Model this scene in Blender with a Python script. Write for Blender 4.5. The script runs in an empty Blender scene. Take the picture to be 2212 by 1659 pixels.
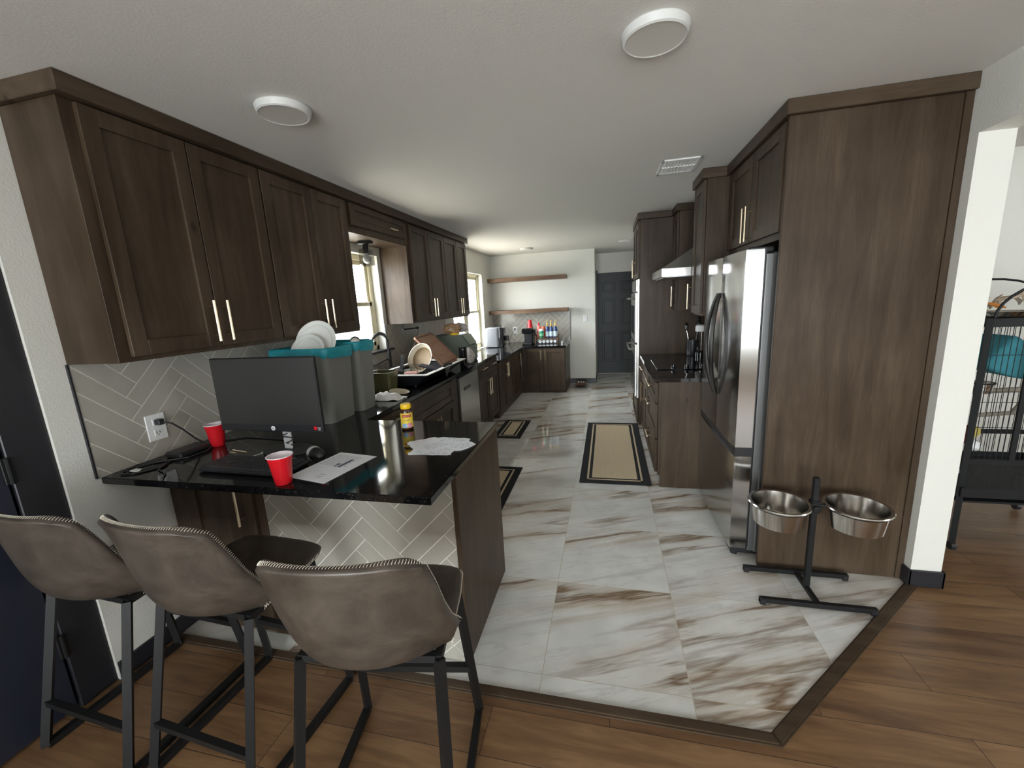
import bpy, bmesh, math, random
from mathutils import Vector, Matrix
import numpy as np
random.seed(7)
SC = bpy.context.scene
COL = SC.collection
R = math.radians

# ------------------------------------------------------------------ camera, world, light, exposure
F_PX, PITCH, YAW, ROLL, CAM_H = 885.385, R(-11.318), R(-13.414), R(-3.008), 1.561
fw = Vector((math.sin(YAW)*math.cos(PITCH), math.cos(YAW)*math.cos(PITCH), math.sin(PITCH)))
rt0 = Vector((math.cos(YAW), -math.sin(YAW), 0)); up0 = rt0.cross(fw)
rt = rt0*math.cos(ROLL) + up0*math.sin(ROLL); up = up0*math.cos(ROLL) - rt0*math.sin(ROLL)
cd = bpy.data.cameras.new('camera'); cam = bpy.data.objects.new('camera', cd); COL.objects.link(cam)
cd.sensor_fit = 'HORIZONTAL'; cd.sensor_width = 36; cd.lens = F_PX/2212*36; cd.clip_start = .02
cam.matrix_world = Matrix(((rt.x, up.x, -fw.x, 0), (rt.y, up.y, -fw.y, 0), (rt.z, up.z, -fw.z, CAM_H), (0, 0, 0, 1)))
SC.camera = cam
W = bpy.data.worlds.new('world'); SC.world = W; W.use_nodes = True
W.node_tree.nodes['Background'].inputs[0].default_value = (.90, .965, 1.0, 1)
# hazy sky, strength shaped to brighten the kitchen windows and dim the living room
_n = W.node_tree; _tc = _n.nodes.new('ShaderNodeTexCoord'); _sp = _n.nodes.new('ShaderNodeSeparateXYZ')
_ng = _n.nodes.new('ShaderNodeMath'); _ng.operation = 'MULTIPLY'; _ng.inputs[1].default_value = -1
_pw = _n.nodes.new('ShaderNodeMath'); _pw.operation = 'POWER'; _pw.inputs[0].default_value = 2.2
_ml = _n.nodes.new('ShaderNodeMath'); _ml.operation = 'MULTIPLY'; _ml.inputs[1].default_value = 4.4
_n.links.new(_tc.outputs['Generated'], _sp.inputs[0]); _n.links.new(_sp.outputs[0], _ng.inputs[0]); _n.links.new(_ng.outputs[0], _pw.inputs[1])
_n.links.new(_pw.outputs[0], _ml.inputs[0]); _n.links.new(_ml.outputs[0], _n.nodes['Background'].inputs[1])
SC.view_settings.view_transform = 'Standard'; SC.view_settings.look = 'None'
SC.view_settings.gamma = 1; SC.view_settings.use_curve_mapping = False
SC.view_settings.exposure = 1.68
def portal(name, loc, rot, sx, sy):
    l = bpy.data.lights.new(name, 'AREA'); l.shape = 'RECTANGLE'; l.size = sx; l.size_y = sy; l.cycles.is_portal = True
    o = bpy.data.objects.new(name, l); COL.objects.link(o); o.location = loc; o.rotation_euler = rot
portal('daylight_sink_window', (-2.25, 3.27, 1.61), (0, R(-90), 0), .9, .78)
portal('daylight_far_window', (-2.25, 6.3, 1.43), (0, R(-90), 0), 1.25, 1.5)
portal('daylight_patio_door', (-.4, -3.2, 1.15), (R(90), 0, 0), 2.8, 2.1)
portal('daylight_living_window', (5.2, .7, 1.5), (0, R(90), 0), 1.4, 1.2)
portal('daylight_living_rear_window', (2.55, -3.3, 1.35), (R(90), 0, 0), 1.0, 1.5)  # portal of the unseen window added for the refrigerator edge

# high sun over the paving outside the kitchen windows (it lights the ground there, not the room directly)
sd = bpy.data.lights.new('sun', 'SUN'); sd.energy = 12; sd.angle = R(2); sd.color = (1, .96, .9)
sun = bpy.data.objects.new('sun', sd); COL.objects.link(sun); sun.location = (-6, 4, 9)
sun.rotation_euler = Vector((.16, .10, -.98)).to_track_quat('-Z', 'Y').to_euler()

# ------------------------------------------------------------------ helpers
BASE = {}
def nb(): return bmesh.new()
def box(bm, x0, x1, y0, y1, z0, z1, bev=0, seg=1):
    if x1 < x0: x0, x1 = x1, x0
    if y1 < y0: y0, y1 = y1, y0
    if z1 < z0: z0, z1 = z1, z0
    t = bmesh.new(); bmesh.ops.create_cube(t, size=1)
    for v in t.verts: v.co = Vector(((x0+x1)/2+v.co.x*(x1-x0), (y0+y1)/2+v.co.y*(y1-y0), (z0+z1)/2+v.co.z*(z1-z0)))
    if bev: bmesh.ops.bevel(t, geom=t.edges[:], offset=min(bev, .49*min(x1-x0, y1-y0, z1-z0)), segments=seg, affect='EDGES', profile=.5)
    join(bm, t)
def join(bm, t, M=None):
    m = {}
    for v in t.verts: m[v] = bm.verts.new(M @ v.co if M else v.co)
    for f in t.faces:
        try: bm.faces.new([m[v] for v in f.verts])
        except ValueError: pass
    t.free()
def tube(bm, pts, r, seg=8, closed=False, cap=True, square=False):
    pts = [Vector(p) for p in pts]; n = len(pts); rings = []
    T = []
    for i in range(n):
        a = pts[(i-1) % n] if (closed or i > 0) else pts[i]
        b = pts[(i+1) % n] if (closed or i < n-1) else pts[i]
        T.append((b-a).normalized())
    u = T[0].orthogonal().normalized()
    if abs(T[0].z) < .9: u = Vector((0, 0, 1)).cross(T[0]).normalized()
    if square: seg = 4
    for i in range(n):
        if i: u = (T[i-1].rotation_difference(T[i]) @ u).normalized()
        w = T[i].cross(u).normalized()
        rr = r[i] if isinstance(r, (list, tuple)) else r
        k = 1.0
        if 0 < i < n-1 and square:
            c = (pts[i]-pts[i-1]).normalized().dot((pts[i+1]-pts[i]).normalized()); k = 1/max(.6, math.sqrt((1+c)/2))
        off = math.pi/4 if square else 0
        q = rr*(math.sqrt(2) if square else 1)*k
        rings.append([bm.verts.new(pts[i]+u*math.cos(off+2*math.pi*j/seg)*q+w*math.sin(off+2*math.pi*j/seg)*q) for j in range(seg)])
    for i in range(n if closed else n-1):
        a, b = rings[i], rings[(i+1) % n]
        for j in range(seg): bm.faces.new((a[j], a[(j+1) % seg], b[(j+1) % seg], b[j]))
    if cap and not closed: bm.faces.new(rings[0][::-1]); bm.faces.new(rings[-1])
def lathe(bm, prof, c=(0, 0, 0), seg=32, M=None, wob=None):
    c = Vector(c); rings = []
    for k, (r, z) in enumerate(prof):
        if r < 1e-5: rings.append([bm.verts.new((M @ Vector((0, 0, z)) if M else Vector((0, 0, z)))+c)]); continue
        ring = []
        for j in range(seg):
            a = 2*math.pi*j/seg; rr = r*(wob(k, a) if wob else 1)
            p = Vector((rr*math.cos(a), rr*math.sin(a), z)); ring.append(bm.verts.new((M @ p if M else p)+c))
        rings.append(ring)
    for a, b in zip(rings, rings[1:]):
        if len(a) == 1 and len(b) == 1: continue
        for j in range(seg):
            k = (j+1) % seg
            if len(a) == 1: bm.faces.new((a[0], b[k], b[j]))
            elif len(b) == 1: bm.faces.new((a[j], a[k], b[0]))
            else: bm.faces.new((a[j], a[k], b[k], b[j]))
def prism(bm, poly, fn, d0, d1):
    a = [bm.verts.new(fn(p[0], p[1], d0)) for p in poly]; b = [bm.verts.new(fn(p[0], p[1], d1)) for p in poly]
    n = len(poly)
    bm.faces.new(a[::-1]); bm.faces.new(b)
    for i in range(n): bm.faces.new((a[i], a[(i+1) % n], b[(i+1) % n], b[i]))
def loft(bm, rings, cap=True, closed=True):
    rr = [[bm.verts.new(p) for p in r] for r in rings]; n = len(rr[0])
    for a, b in zip(rr, rr[1:]):
        for j in range(n if closed else n-1): bm.faces.new((a[j], a[(j+1) % n], b[(j+1) % n], b[j]))
    if cap and closed: bm.faces.new(rr[0][::-1]); bm.faces.new(rr[-1])
def rrect(x0, x1, y0, y1, r, z, n=5):
    out = []
    for cx, cy, a0 in ((x1-r, y1-r, 0), (x0+r, y1-r, 90), (x0+r, y0+r, 180), (x1-r, y0+r, 270)):
        for k in range(n+1):
            a = R(a0+90*k/n); out.append(Vector((cx+r*math.cos(a), cy+r*math.sin(a), z)))
    return out
def obj(name, bm, m, parent=None, smooth=35, label=None, recalc=True):
    base = BASE.get(parent.name, Vector()) if parent else Vector()
    if recalc: bmesh.ops.recalc_face_normals(bm, faces=bm.faces[:])
    if base.length: bmesh.ops.translate(bm, verts=bm.verts[:], vec=-base)
    me = bpy.data.meshes.new(name); bm.to_mesh(me); bm.free()
    me.materials.append(m)
    if smooth:
        for p in me.polygons: p.use_smooth = True
        me.set_sharp_from_angle(angle=R(smooth))
    o = bpy.data.objects.new(name, me); COL.objects.link(o)
    if parent: o.parent = parent; BASE[o.name] = base
    if label: o['label'] = label
    return o
def thing(name, label, cat, loc, group=None, local=False):
    o = bpy.data.objects.new(name, None); COL.objects.link(o); o.empty_display_size = .05
    o.location = loc; BASE[o.name] = Vector() if local else Vector(loc)
    return tag(o, label, cat, group)
def tag(o, label, cat, group=None):
    o['label'] = label; o['category'] = cat
    if group: o['group'] = group
    return o
def struct(name, bm, m, parent=None, smooth=0):
    o = obj(name, bm, m, parent, smooth)
    if not parent: o['kind'] = 'structure'
    return o
def sempty(name, loc=(0, 0, 0)):
    o = bpy.data.objects.new(name, None); COL.objects.link(o); o.location = loc; BASE[o.name] = Vector(loc); o['kind'] = 'structure'
    return o
def dup(root, loc, rotz, label, group):
    r = root.copy(); COL.objects.link(r); r.location = loc; r.rotation_euler = (0, 0, rotz); r['label'] = label; r['group'] = group
    for ch in list(root.children):
        c = ch.copy(); COL.objects.link(c); c.parent = r
        for g in ch.children:
            d = g.copy(); COL.objects.link(d); d.parent = c
    return r
def text(name, s, size, M, m, parent, depth=.0004, align='CENTER'):
    cu = bpy.data.curves.new(name, 'FONT'); cu.body = s; cu.size = size; cu.extrude = depth; cu.align_x = align; cu.align_y = 'CENTER'
    t = bpy.data.objects.new(name+'_curve', cu); COL.objects.link(t)
    dg = bpy.context.evaluated_depsgraph_get(); me = bpy.data.meshes.new_from_object(t.evaluated_get(dg))
    bpy.data.objects.remove(t); bm = bmesh.new(); bm.from_mesh(me); bpy.data.meshes.remove(me)
    for v in bm.verts: v.co = M @ v.co
    return obj(name, bm, m, parent, 0)

# ------------------------------------------------------------------ materials
def newmat(name):
    m = bpy.data.materials.new(name); m.use_nodes = True; nt = m.node_tree
    return m, nt, nt.nodes['Principled BSDF']
def nd(nt, t, **k):
    n = nt.nodes.new(t)
    for a, v in k.items():
        if a.startswith('i_'): n.inputs[a[2:].replace('_', ' ')].default_value = v
        else: setattr(n, a, v)
    return n
def plain(name, c, rough=.5, metal=0, spec=.5, noise=0, nscale=30, bump=0, bscale=200, **k):
    m, nt, b = newmat(name)
    b.inputs['Base Color'].default_value = (*c, 1); b.inputs['Roughness'].default_value = rough
    b.inputs['Metallic'].default_value = metal; b.inputs['Specular IOR Level'].default_value = spec
    for a, v in k.items(): b.inputs[a.replace('_', ' ')].default_value = v
    tc = nd(nt, 'ShaderNodeTexCoord')
    if noise:
        n = nd(nt, 'ShaderNodeTexNoise', i_Scale=nscale, i_Detail=4.0); nt.links.new(tc.outputs['Object'], n.inputs['Vector'])
        r = nd(nt, 'ShaderNodeMix', data_type='RGBA'); nt.links.new(n.outputs['Fac'], r.inputs['Factor'])
        r.inputs[6].default_value = (*[x*(1-noise) for x in c], 1); r.inputs[7].default_value = (*[min(1, x*(1+noise)) for x in c], 1)
        nt.links.new(r.outputs[2], b.inputs['Base Color'])
    if bump:
        n = nd(nt, 'ShaderNodeTexNoise', i_Scale=bscale, i_Detail=3.0); nt.links.new(tc.outputs['Object'], n.inputs['Vector'])
        bp = nd(nt, 'ShaderNodeBump', i_Strength=bump, i_Distance=.002); nt.links.new(n.outputs['Fac'], bp.inputs['Height'])
        nt.links.new(bp.outputs['Normal'], b.inputs['Normal'])
    return m
def ramp(nt, stops):
    r = nd(nt, 'ShaderNodeValToRGB'); e = r.color_ramp.elements
    while len(e) < len(stops): e.new(.5)
    for q, (p, c) in zip(e, stops): q.position = p; q.color = (*c, 1)
    return r
def wood(name, cols, axis='Z', rough=.42, knots=True):
    m, nt, b = newmat(name); L = nt.links
    tc = nd(nt, 'ShaderNodeTexCoord'); oi = nd(nt, 'ShaderNodeObjectInfo')
    ad = nd(nt, 'ShaderNodeVectorMath', operation='ADD'); mu = nd(nt, 'ShaderNodeMath', operation='MULTIPLY'); mu.inputs[1].default_value = 17.3
    L.new(oi.outputs['Random'], mu.inputs[0]); L.new(tc.outputs['Object'], ad.inputs[0]); L.new(mu.outputs[0], ad.inputs[1])
    mp = nd(nt, 'ShaderNodeMapping'); sc = {'Z': (9, 9, .9), 'Y': (9, .9, 9), 'X': (.9, 9, 9)}[axis]; mp.inputs['Scale'].default_value = sc
    L.new(ad.outputs[0], mp.inputs[0])
    n1 = nd(nt, 'ShaderNodeTexNoise', i_Scale=1.6, i_Detail=6.0, i_Roughness=.62, i_Distortion=.6); L.new(mp.outputs[0], n1.inputs['Vector'])
    n2 = nd(nt, 'ShaderNodeTexNoise', i_Scale=1.7, i_Detail=3.0); L.new(ad.outputs[0], n2.inputs['Vector'])
    n3 = nd(nt, 'ShaderNodeTexNoise', i_Scale=14.0, i_Detail=3.0); L.new(mp.outputs[0], n3.inputs['Vector'])
    a1 = nd(nt, 'ShaderNodeMath', operation='MULTIPLY_ADD'); L.new(n1.outputs['Fac'], a1.inputs[0]); a1.inputs[1].default_value = .45; a1.inputs[2].default_value = .0
    a2 = nd(nt, 'ShaderNodeMath', operation='MULTIPLY_ADD'); L.new(n2.outputs['Fac'], a2.inputs[0]); a2.inputs[1].default_value = .45; L.new(a1.outputs[0], a2.inputs[2])
    a3 = nd(nt, 'ShaderNodeMath', operation='MULTIPLY_ADD'); L.new(n3.outputs['Fac'], a3.inputs[0]); a3.inputs[1].default_value = .1; L.new(a2.outputs[0], a3.inputs[2])
    r = ramp(nt, [(.38, cols[0]), (.5, cols[1]), (.62, cols[2])]); L.new(a3.outputs[0], r.inputs[0])
    out = r.outputs[0]
    if knots:
        v = nd(nt, 'ShaderNodeTexVoronoi', i_Scale=2.6); mp2 = nd(nt, 'ShaderNodeMapping'); mp2.inputs['Scale'].default_value = {'Z': (1.4, 1.4, .7), 'Y': (1.4, .7, 1.4), 'X': (.7, 1.4, 1.4)}[axis]
        L.new(ad.outputs[0], mp2.inputs[0]); L.new(mp2.outputs[0], v.inputs['Vector'])
        kr = ramp(nt, [(.0, (.25, .22, .2)), (.035, (.45, .4, .38)), (.06, (1, 1, 1))]); L.new(v.outputs['Distance'], kr.inputs[0])
        mx = nd(nt, 'ShaderNodeMix', data_type='RGBA', blend_type='MULTIPLY'); mx.inputs['Factor'].default_value = 1
        L.new(out, mx.inputs[6]); L.new(kr.outputs[0], mx.inputs[7]); out = mx.outputs[2]
    L.new(out, b.inputs['Base Color']); b.inputs['Roughness'].default_value = rough; b.inputs['Specular IOR Level'].default_value = .25
    bp = nd(nt, 'ShaderNodeBump', i_Strength=.08, i_Distance=.002); L.new(n1.outputs['Fac'], bp.inputs['Height']); L.new(bp.outputs[0], b.inputs['Normal'])
    return m
DK = ((.034, .0205, .0112), (.058, .0380, .0232), (.086, .0600, .0395))
M_wood = wood('dark_stained_alder', DK)
M_woodx = wood('dark_stained_alder_x', DK, 'X'); M_woody = wood('dark_stained_alder_y', DK, 'Y')
M_shelf = wood('shelf_wood', ((.09, .05, .03), (.17, .10, .06), (.24, .15, .09)), 'X')
M_board = wood('cutting_board_wood', ((.18, .075, .04), (.31, .155, .09), (.42, .25, .165)), 'Y', .5, False)
M_boarddk = wood('cutting_board_dark', ((.05, .02, .012), (.09, .04, .025), (.13, .06, .04)), 'Y', .5, False)
M_wall = plain('white_wall_paint', (.70, .69, .635), .6, bump=.5, bscale=160)
M_ceil = plain('ceiling_paint', (.67, .655, .615), .8, bump=.26, bscale=110)
M_black = plain('black_trim_paint', (.018, .018, .022), .35)
M_navy = plain('navy_door_paint', (.017, .02, .033), .38, noise=.25, nscale=6)
M_gdoor = plain('charcoal_door_paint', (.010, .013, .0145), .4, spec=.35)
M_tile = plain('taupe_glazed_tile', (.39, .365, .315), .16, noise=.14, nscale=9, bump=.12, bscale=14)
M_grout = plain('pale_grout', (.78, .76, .70), .8)
M_steel = plain('brushed_stainless', (.50, .49, .47), .22, 1.0, noise=.08, nscale=4)
M_steeld = plain('satin_stainless_side', (.30, .30, .30), .35, .9)
M_fsteel = plain('fridge_stainless', (.44, .43, .415), .15, 1.0, noise=.06, nscale=3)
M_hsteel = plain('dark_handle_steel', (.14, .14, .14), .25, 1.0)
M_grey = plain('appliance_grey', (.15, .155, .165), .5)
M_brass = plain('champagne_pull', (.72, .60, .43), .3, 1.0)
M_bm = plain('black_powder_coat', (.007, .007, .0075), .5, spec=.35, noise=.3, nscale=40)
M_bp = plain('black_plastic', (.016, .016, .018), .35)
M_bpg = plain('black_gloss', (.008, .008, .009), .08)
M_ring = plain('light_ring', (.62, .62, .60), .4)
M_silver = plain('silver_plastic', (.55, .55, .55), .35, .2)
M_char = plain('charcoal_plastic', (.045, .045, .048), .45)
M_white = plain('white_plastic', (.78, .78, .77), .35)
M_cream = plain('cream_vinyl', (.72, .66, .47), .4)
M_red = plain('red_plastic', (.62, .012, .02), .22)
M_cupin = plain('cup_white_inside', (.82, .74, .78), .35)
M_paper = plain('white_paper', (.80, .82, .86), .7)
M_ink = plain('printed_ink', (.12, .12, .17), .7)
M_teal = plain('teal_liner', (.02, .30, .36), .3, noise=.35, nscale=25, bump=.9, bscale=40)
M_bin = plain('grey_bin_plastic', (.20, .195, .175), .45)
M_plate = plain('paper_plate', (.78, .78, .74), .55)
M_olive = plain('olive_plastic', (.13, .12, .055), .25, Transmission_Weight=.25)
M_cloth = plain('white_terry', (.70, .68, .64), .9, noise=.12, nscale=60, bump=.8, bscale=90)
M_bowl = plain('cream_enamel', (.62, .55, .42), .35)
M_stain = plain('browned_enamel', (.20, .13, .06), .65, noise=.4, nscale=14)
M_navyp = plain('navy_pad', (.018, .014, .026), .7)
M_pink = plain('pink_sponge', (.55, .28, .25), .8)
M_green = plain('sage_tin', (.23, .27, .21), .4)
M_greend = plain('dark_sage_tin', (.07, .085, .06), .45)
M_bread = plain('bread_bag', (.42, .26, .15), .25, noise=.6, nscale=18, bump=.6, bscale=30)
M_yel = plain('yellow_plastic', (.85, .52, .01), .35)
M_label = plain('yellow_label', (.82, .60, .06), .5)
M_redl = plain('red_label_band', (.45, .03, .02), .5)
M_blue = plain('pale_blue_label', (.25, .45, .72), .5)
M_pnk = plain('pink_label', (.75, .25, .42), .5)
M_amber = plain('amber_plastic', (.05, .018, .01), .15)
M_gold = plain('gold_foil', (.75, .55, .2), .3, .8)
M_syr = plain('syrup_bottle', (.03, .07, .2), .12)
M_syrl = plain('syrup_label', (.55, .68, .75), .5)
M_grn = plain('green_cup', (.02, .30, .14), .4)
M_orange = plain('orange_pack', (.75, .12, .04), .4)
M_rug = plain('black_rug', (.012, .012, .013), .95, bump=.6, bscale=300)
M_tan = plain('tan_rug', (.62, .50, .34), .95, noise=.25, nscale=120, bump=.8, bscale=300)
M_chrome = plain('polished_steel_bowl', (.62, .60, .57), .16, 1.0, noise=.12, nscale=12)
M_feather = plain('dried_feathers', (.36, .28, .20), .8, noise=.5, nscale=30)
M_tealc = plain('teal_fabric', (.035, .19, .23), .9, noise=.2, nscale=30)
M_toyr = plain('red_toy', (.30, .03, .03), .6); M_toyy = plain('yellow_toy', (.5, .4, .1), .6)
M_cage = plain('cage_iron', (.012, .0122, .013), .55, spec=.25)
M_branch = plain('perch_wood', (.22, .19, .15), .8, noise=.4, nscale=30)
M_screen = plain('matte_screen', (.02, .019, .018), .34, spec=.8)
M_bag = plain('clear_bag', (.55, .5, .48), .2, noise=.4, nscale=25)
def granite():
    m, nt, b = newmat('black_granite'); L = nt.links
    tc = nd(nt, 'ShaderNodeTexCoord'); v = nd(nt, 'ShaderNodeTexVoronoi', i_Scale=170.0); n = nd(nt, 'ShaderNodeTexNoise', i_Scale=60.0, i_Detail=4.0)
    L.new(tc.outputs['Object'], v.inputs['Vector']); L.new(tc.outputs['Object'], n.inputs['Vector'])
    mu = nd(nt, 'ShaderNodeMath', operation='MULTIPLY'); L.new(v.outputs['Color'], mu.inputs[0]); L.new(n.outputs['Fac'], mu.inputs[1])
    r = ramp(nt, [(.3, (.006, .006, .007)), (.45, (.016, .016, .016)), (.62, (.06, .062, .056))]); L.new(mu.outputs[0], r.inputs[0])
    L.new(r.outputs[0], b.inputs['Base Color']); b.inputs['Roughness'].default_value = .07
    return m
M_gran = granite()
def glass(nm='clear_glass', tint=1.0):
    m, nt, b = newmat(nm); nt.nodes.remove(b); L = nt.links
    t = nd(nt, 'ShaderNodeBsdfTransparent'); t.inputs[0].default_value = (tint, tint, tint, 1); g = nd(nt, 'ShaderNodeBsdfGlossy', i_Roughness=.02); f = nd(nt, 'ShaderNodeFresnel', i_IOR=1.45); mx = nd(nt, 'ShaderNodeMixShader')
    ge = nd(nt, 'ShaderNodeNewGeometry'); iv = nd(nt, 'ShaderNodeMath', operation='SUBTRACT'); iv.inputs[0].default_value = 1; L.new(ge.outputs['Backfacing'], iv.inputs[1])
    ml = nd(nt, 'ShaderNodeMath', operation='MULTIPLY'); L.new(f.outputs[0], ml.inputs[0]); L.new(iv.outputs[0], ml.inputs[1])
    L.new(ml.outputs[0], mx.inputs[0]); L.new(t.outputs[0], mx.inputs[1]); L.new(g.outputs[0], mx.inputs[2]); L.new(mx.outputs[0], nt.nodes['Material Output'].inputs[0])
    return m
M_glass = glass(); M_shade = glass('lamp_glass', .80)
def leather():
    m, nt, b = newmat('taupe_leather'); L = nt.links; tc = nd(nt, 'ShaderNodeTexCoord')
    n = nd(nt, 'ShaderNodeTexNoise', i_Scale=7.0, i_Detail=7.0, i_Roughness=.7, i_Distortion=.5); L.new(tc.outputs['Object'], n.inputs['Vector'])
    r = ramp(nt, [(.34, (.036, .028, .0215)), (.5, (.058, .046, .036)), (.68, (.086, .069, .055))]); L.new(n.outputs['Fac'], r.inputs[0]); L.new(r.outputs[0], b.inputs['Base Color'])
    v = nd(nt, 'ShaderNodeTexVoronoi', i_Scale=240.0); L.new(tc.outputs['Object'], v.inputs['Vector'])
    bp = nd(nt, 'ShaderNodeBump', i_Strength=.12, i_Distance=.001); L.new(v.outputs['Distance'], bp.inputs['Height']); L.new(bp.outputs[0], b.inputs['Normal'])
    b.inputs['Roughness'].default_value = .36
    return m
M_leather = leather()
M_thread = plain('pale_thread', (.62, .57, .48), .7)
def marble():
    m, nt, b = newmat('polished_marble_tile'); L = nt.links
    def math_(op, a, c=None, d=None):
        n = nd(nt, 'ShaderNodeMath', operation=op)
        for i, q in enumerate((a, c, d)):
            if q is None: continue
            if isinstance(q, (int, float)): n.inputs[i].default_value = q
            else: L.new(q, n.inputs[i])
        return n.outputs[0]
    tc = nd(nt, 'ShaderNodeTexCoord'); sp = nd(nt, 'ShaderNodeSeparateXYZ'); L.new(tc.outputs['Object'], sp.inputs[0])
    tx = math_('DIVIDE', math_('ADD', sp.outputs[0], .279), .597); ty = math_('DIVIDE', math_('SUBTRACT', sp.outputs[1], 1.444), .595)
    ix = math_('FLOOR', tx); iy = math_('FLOOR', ty)
    cb = nd(nt, 'ShaderNodeCombineXYZ'); L.new(ix, cb.inputs[0]); L.new(iy, cb.inputs[1])
    wn = nd(nt, 'ShaderNodeTexWhiteNoise', noise_dimensions='2D'); L.new(cb.outputs[0], wn.inputs['Vector'])
    # each tile is cut from another slab: shift the pattern per tile
    sh = nd(nt, 'ShaderNodeVectorMath', operation='SCALE'); L.new(wn.outputs['Color'], sh.inputs[0]); sh.inputs['Scale'].default_value = 1.3
    ad = nd(nt, 'ShaderNodeVectorMath', operation='ADD'); L.new(tc.outputs['Object'], ad.inputs[0]); L.new(sh.outputs[0], ad.inputs[1])
    mp = nd(nt, 'ShaderNodeMapping'); mp.inputs['Rotation'].default_value = (0, 0, R(-24)); mp.inputs['Scale'].default_value = (.62, 2.5, 1); mp.vector_type = 'POINT'
    rot = nd(nt, 'ShaderNodeVectorRotate', rotation_type='Z_AXIS'); rot.inputs['Angle'].default_value = R(-22); L.new(ad.outputs[0], rot.inputs['Vector'])
    mp = nd(nt, 'ShaderNodeMapping'); mp.inputs['Scale'].default_value = (.30, 2.5, 1); L.new(rot.outputs[0], mp.inputs[0])
    n1 = nd(nt, 'ShaderNodeTexNoise', i_Scale=1.0, i_Detail=6.0, i_Roughness=.54, i_Distortion=.15); L.new(mp.outputs[0], n1.inputs['Vector'])
    n2 = nd(nt, 'ShaderNodeTexNoise', i_Scale=1.1, i_Detail=2.0); L.new(mp.outputs[0], n2.inputs['Vector'])
    n3 = nd(nt, 'ShaderNodeTexNoise', i_Scale=4.2, i_Detail=9.0, i_Roughness=.65, i_Distortion=.5); L.new(mp.outputs[0], n3.inputs['Vector'])
    n4 = nd(nt, 'ShaderNodeTexNoise', i_Scale=5.0, i_Detail=6.0); L.new(tc.outputs['Object'], n4.inputs['Vector'])
    ridge = math_('ABSOLUTE', math_('SUBTRACT', n1.outputs['Fac'], .5))
    vein = nd(nt, 'ShaderNodeMapRange'); L.new(ridge, vein.inputs[0]); vein.inputs[1].default_value = .0; vein.inputs[2].default_value = .022; vein.inputs[3].default_value = 1; vein.inputs[4].default_value = 0
    wide = nd(nt, 'ShaderNodeMapRange'); L.new(ridge, wide.inputs[0]); wide.inputs[1].default_value = .0; wide.inputs[2].default_value = .10; wide.inputs[3].default_value = 1; wide.inputs[4].default_value = 0
    msk = nd(nt, 'ShaderNodeMapRange'); L.new(n2.outputs['Fac'], msk.inputs[0]); msk.inputs[1].default_value = .43; msk.inputs[2].default_value = .54
    streak = nd(nt, 'ShaderNodeMapRange'); L.new(n3.outputs['Fac'], streak.inputs[0]); streak.inputs[1].default_value = .42; streak.inputs[2].default_value = .62
    g1 = math_('MULTIPLY', math_('MULTIPLY', wide.outputs[0], msk.outputs[0]), math_('MULTIPLY_ADD', streak.outputs[0], .75, .25))
    g2 = math_('MULTIPLY', vein.outputs[0], math_('MULTIPLY_ADD', msk.outputs[0], .75, .2))
    ridge3 = math_('ABSOLUTE', math_('SUBTRACT', n3.outputs['Fac'], .47))
    v3 = nd(nt, 'ShaderNodeMapRange'); L.new(ridge3, v3.inputs[0]); v3.inputs[2].default_value = .02; v3.inputs[3].default_value = .28; v3.inputs[4].default_value = 0
    basec = ramp(nt, [(.3, (.59, .59, .565)), (.7, (.72, .72, .69))]); L.new(n4.outputs['Fac'], basec.inputs[0])
    def mix(f, a, c):
        n = nd(nt, 'ShaderNodeMix', data_type='RGBA'); L.new(f, n.inputs['Factor']); L.new(a, n.inputs[6]); n.inputs[7].default_value = (*c, 1); return n.outputs[2]
    c = mix(v3.outputs[0], basec.outputs[0], (.30, .30, .29)); c = mix(g1, c, (.36, .25, .15)); c = mix(g2, c, (.17, .105, .06))
    fx = math_('ABSOLUTE', math_('SUBTRACT', math_('FRACT', tx), .5)); fy = math_('ABSOLUTE', math_('SUBTRACT', math_('FRACT', ty), .5))
    gr = math_('GREATER_THAN', math_('MAXIMUM', fx, fy), .5-.0017/.597)
    c = mix(gr, c, (.42, .38, .31))
    L.new(c, b.inputs['Base Color']); rr = math_('MULTIPLY_ADD', gr, .5, .07); L.new(rr, b.inputs['Roughness'])
    return m
M_marble = marble()
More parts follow.
